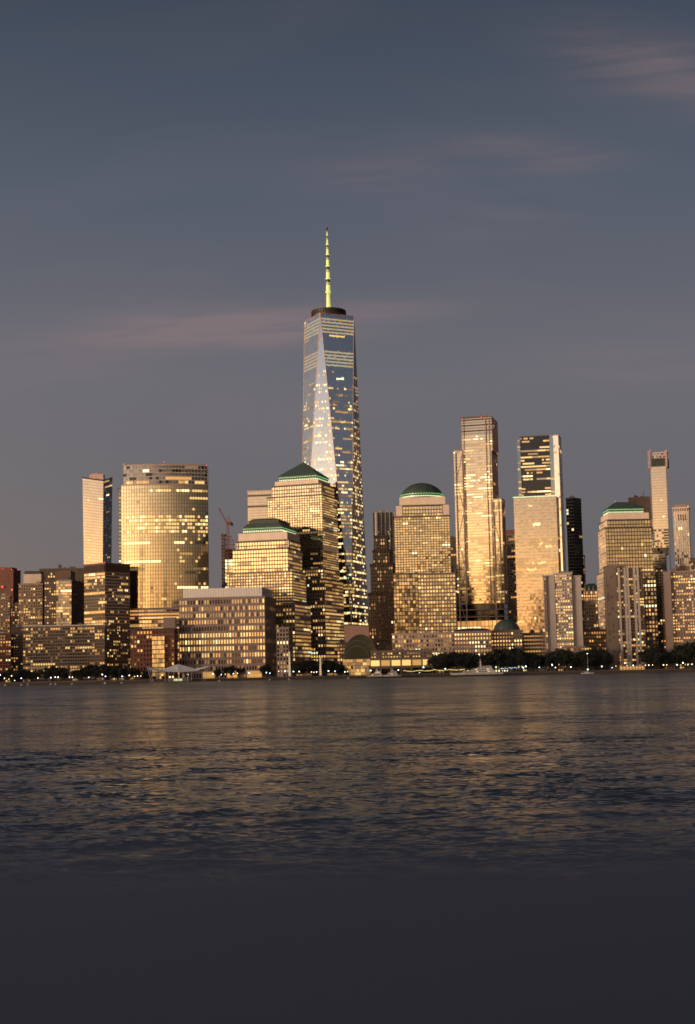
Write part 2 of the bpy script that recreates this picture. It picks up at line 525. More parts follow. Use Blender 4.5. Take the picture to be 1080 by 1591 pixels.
def light_strip(b, fp, z0, z1, m, step=1.6, out=.5, sides=(0, 1), gap=.35, name='light_strip'):
    mb = MB(); pl = offset(fp, out)
    for k in sides:
        a, c = pl[k], pl[(k + 1) % 4]
        n = max(2, int((c - a).length / step)); e = (c - a) / n
        nr = V((e.y, -e.x)).normalized() * .25
        for i in range(n):
            p, q = a + e * (i + gap / 2), a + e * (i + 1 - gap / 2)
            mb.poly((p + nr, q + nr, q, p), z0, z1, m)
    part(b.t, name, mb)

def frustum(b, fp, z0, z1, inset, m, name='roof', top=None):
    lo = offset(fp, .8)
    if top is None:
        hi = offset(fp, -inset)
    else:
        hi = top
    mb = MB()
    mb.prism([V((p[0], p[1], z0)) for p in lo], [V((p[0], p[1], z1)) for p in hi], m)
    return part(b.t, name, mb)

# ---- low stone office block with pale rooftop screen
def low_block():
    D = 1440
    b = Building('office_building', 'wide pinkish stone office block with rows of square windows under a pale rooftop screen', 'building', org(355, D))
    S = style(CONC_P, [G_DARK, G_CLEAR], .45, .40, 2.85, 4.05, g0=.55, lit=.30, run=.6, rv=1.3, mix=(4, 4, .6, .3, 2, 4), indiv=True, dep=.45,
              side=style(CONC_P, [G_DARK, G_CLEAR], .5, .4, 2.9, 4.05, lit=.3, dep=.4, indiv=True))
    S['wall'] = CONC_P
    def ov(i, j, u, v):
        r = 10 - j
        if j in (5, 6, 4) and u < .64: return LIT[rng.choices((0, 2, 1), (5, 1, 3))[0]]
        if j == 6 and .7 < u < .98: return LIT[rng.choices((0, 1), (3, 2))[0]]
        if j in (3, 5) and u > .72: return LIT[rng.choices((0, 1, 5), (3, 3, 2))[0]]
        if j <= 2 and u < .66: return G_DARK if rng.random() < .8 else LIT[5]
        if j == 10 and u < .95: return LIT[rng.choices((0, 5, 4), (1, 3, 2))[0]] if rng.random() < .55 else None
        return None
    fp, zb, zt = b.tier(278.5, 412, 433, 927.6, D, 10, S, over=ov, rows=12, pr=980, lip=False)
    S2 = dict(S['side'])
    b.tier(430, 449, 453, 976, D - 4, 12, S2, pr=1010)
    m = MB(); sp = offset(fp, -3.2); z1 = zat(355, 913.5, D + 8)
    m.poly(sp, zt + 1.2, z1, FABRIC)
    for k in (0, 1):
        a, c = sp[k], sp[k + 1]; n = int((c - a).length / 2.6)
        for i in range(n + 1):
            p = a.lerp(c, i / n); m.box(p, .35, .35, zt + 1.2, z1 + .25, CONC)
    part(b.t, 'rooftop_screen', m)
    a, c = offset(fp, 4)[0], offset(fp, 4)[1]
    for u0, u1 in ((.30, .42), (.56, .66), (.77, .92)):
        p, q = a.lerp(c, u0), a.lerp(c, u1); n = V((p.y - q.y, q.x - p.x)).normalized()
        m = MB(); m.poly((p, q, q + n * 3, p + n * 3), BASE, BASE + 6.5, LIT[1])
        m.poly((p - n * .3, q - n * .3, q, p), BASE + 6.5, BASE + 7.3, STONE); part(b.t, 'shop_front', m)
    b.finish()
low_block()

# ---- stepped granite tower (four tiers and a flat stepped green roof)
def stepped_tower():
    D, Y = 1500, 17
    b = Building('stepped_tower', 'stepped granite tower with a flat tiered dark roof, before the pyramid-roofed tower', 'skyscraper', org(410, D))
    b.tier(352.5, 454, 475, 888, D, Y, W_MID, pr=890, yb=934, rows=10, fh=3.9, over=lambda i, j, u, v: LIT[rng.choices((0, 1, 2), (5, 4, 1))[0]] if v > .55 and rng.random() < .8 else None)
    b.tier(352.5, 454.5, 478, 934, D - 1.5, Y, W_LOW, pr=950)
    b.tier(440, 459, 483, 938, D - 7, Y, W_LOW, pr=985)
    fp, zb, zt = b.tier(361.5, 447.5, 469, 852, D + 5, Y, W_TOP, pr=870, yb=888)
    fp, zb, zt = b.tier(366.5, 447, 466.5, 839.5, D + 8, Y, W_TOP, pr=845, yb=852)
    fp, z0, z1 = stone_band(b, 371, 446, 465, 826, 839.5, D + 11, Y, 832)
    # granite corner piers dropping from the band
    for t in (0, 1):
        m = MB(); p = offset(fp, .6)[t]; m.box(p, 4.4, 4.4, z0 - 13, z0 + .3, STONE_L, -math.radians(Y)); part(b.t, 'corner_pier', m)
    fp, _ = footprint(378, 437.5, 459, D + 14, math.radians(Y), 822)
    z0 = z1; zz = [zat(437, y, D + 14) for y in (819, 813, 811, 806.5, 803)]
    m = MB(); m.poly(offset(fp, 0), z0 + .03, zz[0], DARKW); part(b.t, 'roof_base', m)
    light_strip(b, fp, z0 + 1.0, z0 + 2.9, L_WHITE, 2.0, .3)
    light_strip(b, fp, zz[0] - .8, zz[0] - .1, L_GREEN, 6, .4, gap=.05)
    m = MB()
    m.poly(offset(fp, .8), zz[0], zz[0] + .8, COPPER)
    m.prism([V((p[0], p[1], zz[0] + .8)) for p in offset(fp, .4)], [V((p[0], p[1], zz[2])) for p in offset(fp, -3.5)], COPPER)
    m.poly(offset(fp, -4.5), zz[2], zz[3] - .6, DARKW)
    m.poly(offset(fp, -3.9), zz[3] - .6, zz[3], COPPER)
    m.prism([V((p[0], p[1], zz[3])) for p in offset(fp, -4.5)], [V((p[0], p[1], zz[4])) for p in offset(fp, -9)], COPPER)
    part(b.t, 'tiered_roof', m)
    b.finish()
stepped_tower()

# ---- pyramid roofed tower
def pyramid_tower():
    D, Y = 1580, 20
    b = Building('pyramid_roofed_tower', 'granite tower with golden windows and a green pyramid roof, left of the tallest tower', 'skyscraper', org(490, D))
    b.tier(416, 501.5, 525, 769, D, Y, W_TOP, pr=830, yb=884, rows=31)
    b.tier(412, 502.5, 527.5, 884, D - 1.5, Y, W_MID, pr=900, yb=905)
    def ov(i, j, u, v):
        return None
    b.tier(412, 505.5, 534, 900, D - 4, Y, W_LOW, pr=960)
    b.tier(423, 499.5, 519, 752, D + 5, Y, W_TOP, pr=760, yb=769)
    fp, z0, z1 = stone_band(b, 427.5, 494.5, 513, 744.5, 752.5, D + 10, Y, 750)
    q = offset(fp, .6)
    for t in (0, 1): m = MB(); m.box(q[t], 5.0, 5.0, z0 - 17, z0 + .3, STONE_L, -math.radians(Y)); part(b.t, 'corner_pier', m)
    fp, _ = footprint(434, 491.5, 510, D + 14, math.radians(Y), 741)
    zz = zat(491, 738, D + 14)
    m = MB(); m.poly(fp, z1 + .03, zz, DARKW); part(b.t, 'roof_base', m)
    light_strip(b, fp, z1 + .7, z1 + 2.3, L_WHITE, 2.1, .3)
    light_strip(b, fp, zz - 1.4, zz - .3, L_GREEN, 3.0, .45, gap=.25)
    lo = offset(fp, .9); c = (lo[0] + lo[1] + lo[2] + lo[3]) / 4
    za = zat(469, 718.5, D + 40)
    m = MB(); m.poly(lo, zz, zz + .7, COPPER)
    top = [c + (p - c) * .02 for p in lo]
    m.prism([V((p[0], p[1], zz + .7)) for p in lo], [V((p[0], p[1], za)) for p in top], COPPER)
    for p in lo: m.bar((p[0], p[1], zz + .8), (c[0], c[1], za + .2), .5, METAL_D)
    part(b.t, 'pyramid_roof', m)
    b.finish()
pyramid_tower()

# ---- domed tower
def domed_tower():
    D = 1500
    b = Building('domed_tower', 'broad granite tower with a gold window grid and a green dome roof', 'skyscraper', org(660, D))
    S = dict(W_TOP, cw=2.98, lit=.2, rv=1.0)
    b.tier(613.5, None, 700, 803, D + 2, 0, S, pr=850, yb=892, rows=23, depth=48, over=lambda i, j, u, v: LIT[rng.choices((0, 1, 5), (2, 4, 3))[0]] if j in (22, 16, 12) and rng.random() < .7 else None)
    b.tier(617, None, 696.5, 786, D + 4, 0, S, pr=790, yb=803, depth=44)
    b.tier(612, None, 650, 892, D + .5, 0, dict(W_TOP, cw=2.98, lit=.28), pr=930, yb=985, depth=48)
    M = dict(W_MID, cw=2.98, lit=.6)
    def ov(i, j, u, v):
        if rng.random() < (.93 if v > .42 else .6): return LIT[rng.choices((0, 1, 5), (3, 5, 2) if v > .42 else (1, 3, 5))[0]]
        return None
    b.tier(650, None, 708.5, 892, D - .5, 0, M, pr=930, yb=985, depth=48, over=ov)
    def ov2(i, j, u, v):
        if j == 4 and u < .78: return LIT[2] if rng.random() < .7 else LIT[0]
        if j in (5, 6) and rng.random() < .12: return LIT[3]
        if j < 4 and .2 < u < .78: return None if rng.random() < .8 else G_DARK
        return None
    b.tier(609.5, None, 711, 985, D - 2, 0, dict(W_LOW, cw=2.98, lit=.45, mix=(3, 4, .4, .3, 4, 4), wall=STONE), pr=1005, over=ov2, rows=9, depth=50)
    fp, z0, z1 = stone_band(b, 621, None, 691.5, 772.5, 786, D + 7, 0, 780)
    q = offset(fp, .6)
    for t in (0, 1): m = MB(); m.box(q[t], 6.5, 6.5, z0 - 14, z0 + .3, STONE_L); part(b.t, 'corner_pier', m)
    c = at(655.5, 772, D + 30); R = 33.5 * (D + 30) / FPX
    zt = zat(655.5, 751.5, D + 30); zb = z1 + .05
    m = MB(); m.lathe((c.x, c.y), [(R * .985, zb), (R * .985, zb + 5)], DARKW, 48); part(b.t, 'dome_drum', m)
    for zz, h, mm, dd, nm in ((zb + .9, 1.5, L_WHITE, 1.9, 'light_strip'), (zb + 3.9, .9, L_GREEN, 3.0, 'light_strip')):
        m = MB(); n = int(2 * PI * R / dd)
        for k in range(n):
            a = 2 * PI * k / n; a2 = a + 2 * PI / n * .72
            r0, r1 = R * .99, R * .99 + .35
            m.poly([V((c.x + r * math.cos(t), c.y + r * math.sin(t))) for r, t in ((r1, a), (r1, a2), (r0, a2), (r0, a))], zz, zz + h, mm)
        part(b.t, nm, m)
    h = zt - zb - 5.0
    m = MB(); pr = [(R * 1.0, zb + 5)]
    Rs = (R * R + h * h) / (2 * h)
    for k in range(1, 11):
        r = R * (1 - k / 10); r = max(r, .05)
        pr.append((r, zb + 5.3 + h - (Rs - math.sqrt(max(Rs * Rs - r * r, 0)))))
    m.lathe((c.x, c.y), pr, COPPER, 48)
    for k in range(24):
        a = 2 * PI * k / 24; pts = [V((c.x + (r + .12) * math.cos(a), c.y + (r + .12) * math.sin(a), z + .12)) for r, z in pr[1:-1]]
        for p, q2 in zip(pts, pts[1:]): m.bar(p, q2, .35, COPPER)
    part(b.t, 'dome', m)
    b.finish()
domed_tower()

# ---- granite tower with the truncated pyramid
def mansard_tower():
    D, Y = 1480, -11
    b = Building('truncated_roof_tower', 'gold-windowed granite tower with a cut-off green pyramid roof', 'skyscraper', org(975, D))
    S = dict(W_TOP, lit=.24, rv=1.)
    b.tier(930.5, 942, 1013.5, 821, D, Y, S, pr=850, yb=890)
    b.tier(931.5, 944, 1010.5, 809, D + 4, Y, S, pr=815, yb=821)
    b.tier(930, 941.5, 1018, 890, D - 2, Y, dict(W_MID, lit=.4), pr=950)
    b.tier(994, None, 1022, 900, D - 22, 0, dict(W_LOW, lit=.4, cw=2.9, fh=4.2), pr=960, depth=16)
    fp, z0, z1 = stone_band(b, 934, 945.5, 1008, 797.5, 809.5, D + 8, Y, 802)
    q = offset(fp, .6)
    for t in (0, 1): m = MB(); m.box(q[t], 5, 5, z0 - 15, z0 + .3, STONE_L, math.radians(11)); part(b.t, 'corner_pier', m)
    fp, _ = footprint(938, 946, 999.5, D + 12, math.radians(Y), 795)
    zz = zat(950, 791, D + 12)
    m = MB(); m.poly(fp, z1 + .03, zz, DARKW); part(b.t, 'roof_base', m)
    light_strip(b, fp, z1 + .6, z1 + 2.1, L_WHITE, 1.9, .3, sides=(3, 0))
    light_strip(b, fp, zz - 1.2, zz - .2, L_GREEN, 2.6, .45, sides=(3, 0), gap=.15)
    zt = zat(968, 780.6, D + 25)
    m = MB(); lo = offset(fp, .9); m.poly(lo, zz, zz + .6, COPPER)
    hi = offset(fp, -10)
    m.prism([V((p[0], p[1], zz + .6)) for p in lo], [V((p[0], p[1], zt)) for p in hi], COPPER)
    for p, q2 in zip(lo, hi): m.bar((p[0], p[1], zz + .7), (q2[0], q2[1], zt + .1), .5, METAL_D)
    part(b.t, 'truncated_roof', m)
    beacon(b, 956, 779, D + 15, .4); b.finish()
mansard_tower()

# ---- curved glass office tower on the left
def curved_tower():
    D = 1570
    b = Building('curved_glass_tower', 'broad office tower with a bowed golden glass front and banded crown', 'skyscraper', org(258, D))
    MUL = MULL
    def arc(L, R, pr, d, bulge, n, z):
        p, q = at(L, pr, d), at(R, pr, d + 12)
        p, q = V((p.x, p.y)), V((q.x, q.y)); nn = V((q.y - p.y, p.x - q.x)).normalized()
        return [V(((p.lerp(q, k / n) + nn * bulge * (1 - (2 * k / n - 1) ** 2)).x, (p.lerp(q, k / n) + nn * bulge * (1 - (2 * k / n - 1) ** 2)).y, z)) for k in range(n + 1)]
    BUL = 8.5
    def block(L, R, yt, yb, S, n, d=D, over=None, rows=None, core=True, pr=None, fh=4.15):
        pr = pr or (yt + yb) / 2
        zb, zt = (BASE if yb > 1030 else zat(258, yb, d)), zat(258, yt, d - 8)
        A, B = arc(L, R, pr, d, BUL, n, zb), arc(L, R, pr, d, BUL, n, zt)
        facade(b.fr, b.gl, A, B, rows or round((zt - zb) / fh), S, over)
        s1, s2 = A[-1] + V((-3, 34, 0)), A[0] + V((3, 34, 0))
        plan = [p * 1 for p in A] + [s1, s2]
        ring = [V((p.x, p.y + .25, zb)) for p in plan]; b.fr.prism(ring, [V((p.x, p.y, zt)) for p in ring], MULL)
        # short glazed return on the right flank
        facade(b.fr, b.gl, line(A[-1], s1, 4), line(B[-1], V((s1.x, s1.y, zt)), 4), rows or round((zt - zb) / fh), S)
        top = [V((p.x, p.y, zt + .02)) for p in B] + [V((s1.x, s1.y, zt + .02)), V((s2.x, s2.y, zt + .02))]
        b.rf.prism(top, [p + V((0, -.3, .9)) for p in top], STEEL)
        return zb, zt
    S = style(MUL, [G_GOLD2, G_GOLD], .16, .36, 3, 4.15, lit=.07, run=.8, rv=2., mix=(4, 4, 1.5, .2, .3, 6), dep=.14, jit=.008, swall=G_GOLD3)
    def ov(i, j, u, v, n=32):
        R = 46
        y = 945 - v * (945 - 753)
        if 797 < y < 829 and rng.random() < (.93 if u < .62 else .62): return LIT[rng.choices((2, 0, 1), (2, 6, 1))[0]]
        if 759 < y < 763.5 and .38 < u < .95 and rng.random() < .75: return LIT[rng.choices((2, 0), (4, 3))[0]]
        if 872 < y < 876.5 and .02 < u < .46: return LIT[2] if rng.random() < .9 else LIT[0]
        if 843 < y < 847.5 and (.04 < u < .19 or .6 < u < .74): return LIT[2]
        k = (int(i / 4) * 7 + j * 13) % 37
        if k == 3 and y < 900 and j % 2: return G_PALE
        if k == 11 and u > .55 and j % 2: return G_GREY
        if u > .62 and v < .8 and rng.random() < .10: return LIT[rng.choices((0, 1, 5), (3, 3, 4))[0]]
        return None
    block(188.5, 323.5, 752, 945, S, 33, over=ov)
    SC = style(CONC, [G_GREY, G_DARK], .05, .24, 3, 7, lit=.02, run=.7, dep=.5, spin=False)
    def ovc(i, j, u, v):
        if j == 0 and (.03 < u < .1 or .17 < u < .3 or .66 < u < .78 or .84 < u < .97): return LIT[rng.choices((0, 4, 1), (2, 3, 3))[0]]
        return None
    block(191.5, 322.3, 721, 752, SC, 26, D + 1, over=ovc, rows=5)
    SB = style(STEEL, [G_DARK, G_GOLD], .08, .5, 3, 6, lit=.25, run=.85, mix=(2, 3, 0, 0, 5, 4), dep=.6, spin=False)
    block(195, 322, 945, 962, SB, 26, D - .5, rows=3)
    block(197, 322, 962, 1040, style(STEEL, [G_GOLD, G_CLEAR], .1, .3, 3, 6, lit=.55, run=.9, mix=(3, 5, .5, 0, 3, 5), dep=.5), 26, D - 1)
    # narrow brick coloured wing on the left flank
    Sw = style(CONC_P, [G_GOLD2, G_GOLD], .2, .42, 2.6, 4.15, lit=.15, dep=.3)
    b.tier(184.5, None, 193.5, 759, D + 16, 0, Sw, pr=830, depth=26, lip=False)
    m = MB(); c = at(255, 718, D + 20); m.poly([V((c.x - 34, c.y - 4)), V((c.x + 34, c.y - 4)), V((c.x + 30, c.y + 12)), V((c.x - 30, c.y + 12))], zat(255, 722, D) - 1, zat(255, 719, D), METAL_G)
    part(b.t, 'rooftop_plant', m)
    for x, y in ((192, 721), (255, 717.5), (321, 723)): beacon(b, x, y, D + 3, .45)
    b.finish()
curved_tower()

# ---- tallest tower: square base, eight tall triangles, turned square top
def tallest_tower():
    D = 1720
    zb, zt = zat(521, 973, D), zat(512, 496, D)
    c = at(520.5, 973, D); ax = at(511.5, 496, D)
    cx, cy = (c.x + ax.x) / 2, D
    t = thing('tallest_tower', 'tallest tower of tapering glass triangles topped by a lit spire', 'skyscraper', (c.x, D, BASE))
    O = ORG[t.name]
    s = 45.4; hb = s * math.sqrt(2) / 2 ; ht = s / 2
    az = math.atan2(cx, D)
    def dirv(a):   # a: degrees to the right of straight towards us
        a = math.radians(a) - az
        return V((math.sin(a), -math.cos(a), 0))
    # bottom square: face normals at -19.3 + 90k ; corners at +45
    B = [V((cx, cy, zb)) + dirv(-19.3 + 45 + 90 * k) * hb * math.sqrt(2) for k in range(4)]
    T = [V((cx, cy, zt)) + dirv(25.7 + 45 + 90 * k) * ht * math.sqrt(2) for k in range(4)]
    # T[k] lies above the middle of the bottom edge between B[k] and B[k+1]
    fr, gl = MB(), MB()
    def ov_for(kind):
        def ov(i, j, u, v):
            p = v
            if kind == 'up':   # bright chamfer
                if p < .82 and rng.random() < (.09 + .34 * (1 - p)) * (2.4 if (j * 7) % 5 < 2 else .5): return LIT[rng.choices((0, 2, 1, 3), (4, 4, 3, .5))[0]]
                return None
            if .935 < p < .985: return LIT_BAND if rng.random() < .85 else LIT[1]
            if .822 < p < .884: return LIT_BAND if rng.random() < .85 else LIT[1]
            return None
        return ov
    SG = style(METAL_G, [G_BLUE, G_BLUE], .04, .52, 3, 4, lit=lambda v: .06 if v > .78 else .34 + .5 * max(0, .76 - v) ** .6, run=.6, rv=.9, mix=(4, 5, 2, 1.4, .2, 5), dep=.07, jit=.008, swall=G_BLUE)
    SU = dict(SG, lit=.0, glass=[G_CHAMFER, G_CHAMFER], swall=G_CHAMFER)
    NR = 92
    for k in range(4):
        a, bb, tp = B[k], B[(k + 1) % 4], T[k]
        # upright triangle: B[k], B[k+1] -> T[k]   (seen from outside B[k+1] may be left); order so that the normal points out
        def tri(p, q, r0, r1, S, ov, n):
            m_ = (p + q) / 2; e = q - p
            if e.length < 1e-3: e = r1 - r0
            nn = e.cross(V((0, 0, 1)))
            if nn.dot(V(((p + q + r0 + r1) / 4 - V((cx, cy, 0))).to_tuple()) * V((1, 1, 0))) < 0: p, q, r0, r1 = q, p, r1, r0
            facade(fr, gl, line(p, q, n), line(r0, r1, n), NR, S, ov)
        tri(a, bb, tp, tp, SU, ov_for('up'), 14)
        t2 = T[(k + 1) % 4]
        tri(bb, bb, tp, t2, SG, ov_for('down'), 14)
        fr.bar(a, tp, .9, STEEL); fr.bar(bb, tp, .9, STEEL)
    for k in range(4):
        fr.bar(T[k] + V((0, 0, .3)), T[(k + 1) % 4] + V((0, 0, .3)), 1.3, STEEL)
    fr.face([T[3], T[2], T[1], T[0]] if (T[1] - T[0]).cross(T[2] - T[1]).z < 0 else T, ROOFM)
    part(t, 'glazing', gl); part(t, 'frame', fr)
    # concrete base block with fins
    m = MB(); sq = [V((p.x, p.y)) for p in B]
    if (sq[1] - sq[0]).cross(sq[2] - sq[1]) < 0: sq.reverse()
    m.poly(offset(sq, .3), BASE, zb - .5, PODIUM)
    for k in range(4):
        a, q = offset(sq, .45)[k], offset(sq, .45)[(k + 1) % 4]
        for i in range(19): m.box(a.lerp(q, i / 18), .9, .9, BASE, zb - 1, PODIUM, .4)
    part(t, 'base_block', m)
    m = MB(); m.poly(offset(sq, .1), zb - .5, zb + .4, METAL_D); part(t, 'base_ledge', m)
    # ring drum
    rc = at(510.7, 490, D); z0, z1 = zt + .4, zat(511, 484, D)
    m = MB(); R = 27.5 * D / FPX
    m.lathe((rc.x, rc.y), [(R * .93, z0), (R * .93, z0 + 2), (R, z0 + 2.2), (R, z0 + 3.2), (R * .93, z0 + 3.4), (R * .93, z0 + 5.6), (R, z0 + 5.8), (R, z0 + 6.8), (R * .93, z0 + 7), (R * .93, z1 - 1.2), (R, z1 - 1), (R, z1)], RINGM, 40)
    for k in range(40):
        a = 2 * PI * k / 40; m.bar((rc.x + R * math.cos(a), rc.y + R * math.sin(a), z0), (rc.x + R * math.cos(a), rc.y + R * math.sin(a), z1), .5, RINGM)
    part(t, 'crown_ring', m)
    # spire
    sp = MB(); sx, sy = rc.x, rc.y
    top = zat(508.5, 356.5, D)
    zz = lambda f: z1 - 2 + (top - z1 + 2) * f
    prof = [(0, 6.2), (.06, 5.0), (.235, 3.9), (.24, 6.0), (.255, 6.0), (.26, 4.6), (.40, 4.3), (.405, 5.2), (.415, 5.2), (.42, 3.9), (.55, 3.6), (.555, 4.3), (.565, 4.3), (.57, 3.1), (.69, 2.8), (.695, 3.4), (.705, 3.4), (.71, 2.4), (.81, 2.1), (.815, 2.6), (.825, 2.6), (.83, 1.6), (.92, 1.2), (1, .35)]
    for (f0, w0), (f1, w1) in zip(prof, prof[1:]):
        k = f1 - f0
        if k > .03:
            n = 4
            for q in range(n):
                a, bq = f0 + k * q / n, f0 + k * (q + 1) / n
                wa, wb = w0 + (w1 - w0) * q / n, w0 + (w1 - w0) * (q + 1) / n
                mm = L_MAST if (q in (0, 1)) else (L_MAST2 if q == 2 else METAL_D)
                if f1 < .3: mm = L_MAST
                sp.lathe((sx, sy), [(wa / 2 + .22, zz(a)), (wb / 2 + .22, zz(bq))], mm, 8)
        else:
            sp.lathe((sx, sy), [(w0 / 2 + .35, zz(f0)), (w1 / 2 + .35, zz(f1))], L_MAST, 8)
    so_ = part(t, 'spire', sp)
    m = MB(); m.lathe((sx, sy), [(.5, top - .5), (1.5, top + .6), (1.5, top + 1.6), (.2, top + 3)], METAL_D, 8)
    o = subpart(so_, 'beacon_lantern', m, ORG[t.name])
    m = MB()
    for k in range(8):
        a = 2 * PI * (k + .3) / 8
        m.bar((sx + R * .8 * math.cos(a), sy + R * .8 * math.sin(a), z1 - 1), (sx + 2.5 * math.cos(a), sy + 2.5 * math.sin(a), zz(.24)), .28, METAL_G, n=3)
    subpart(so_, 'guy_cable', m, ORG[t.name])
tallest_tower()
# ---- flared slender glass tower, far left
def flared_tower():
    D = 1800
    t = thing('flared_tower', 'slender glass tower widening to a slanted top, left of the broad bowed glass tower', 'skyscraper', org(151, D))
    def pts(y, L, Cn, R, dl, dr):
        return [at(L, y, D + dl), at(Cn, y, D), at(R, y, D + dr)]
    zb = BASE
    lo = pts(1040, 133, 158.3, 171, 5, 22); hi = pts(744, 128.3, 160.6, 174.6, 5, 26)
    hi[0].z = zat(128.3, 742.5, D + 5); hi[1].z = zat(160.6, 747, D); hi[2].z = zat(174.6, 742.5, D + 26)
    for p in lo: p.z = zb
    fr, gl = MB(), MB()
    SL = style(METAL_G, [G_PINK, G_PINK], .03, .45, 3, 3.4, lit=.02, dep=.08, jit=.004, swall=G_PINK2)
    def ov(i, j, u, v):
        y = 1040 - v * 297
        if u < .45 and (768 < y < 795 or 820 < y < 875) and j % 2 == 0 and .1 < u and rng.random() < .6: return LIT[rng.choices((0, 1), (1, 2))[0]]
        if .8 < u and 769 < y < 772.5: return LIT[2]
        return None
    facade(fr, gl, line(lo[0], lo[1], 9), line(hi[0], hi[1], 9), 70, SL, ov)
    SR = style(METAL_D, [G_GREY, G_STEEL], .05, .45, 3, 3.4, lit=.07, dep=.08, jit=.004, swall=G_GREY, g0=.8, mix=(2, 3, 1.5, .3, 1, 3))  # darker glass and frame put the right face's shade into the colour
    facade(fr, gl, line(lo[1], lo[2], 6), line(hi[1], hi[2], 6), 70, SR)
    bk_lo = [lo[2] + V((-14, 22, 0)), lo[0] + V((-4, 30, 0))]; bk_hi = [hi[2] + V((-14, 22, 0)), hi[0] + V((-4, 30, 0))]
    back = [V((0, .25, 0))] * 3
    A = [p + V((0, .3, 0)) for p in lo] + bk_lo; Bq = [p + V((0, .3, -1)) for p in hi] + bk_hi
    fr.prism(A, Bq, METAL_D)
    part(t, 'glazing', gl); part(t, 'frame', fr)
    m = MB()
    for p, q in ((hi[0], hi[1]), (hi[1], hi[2])): m.bar(p + V((0, 0, .2)), q + V((0, 0, .2)), 1.4, METAL_D)
    part(t, 'roof_edge', m)
    m = MB(); c = at(151, 738, D + 20)
    m.poly([V((c.x - 9, c.y - 6)), V((c.x + 9, c.y - 6)), V((c.x + 9, c.y + 6)), V((c.x - 9, c.y + 6))], hi[1].z - 4, zat(151, 737.5, D + 20), STEEL)
    m.box((c.x - 2, c.y), 7, 6, zat(151, 737.5, D + 20), zat(151, 735, D + 20), METAL_G)
    m.bar((c.x - 4, c.y, zat(151, 735, D + 20)), (c.x - 4, c.y, zat(151, 733, D + 20)), .4, METAL_D)
    part(t, 'rooftop_plant', m)
flared_tower()

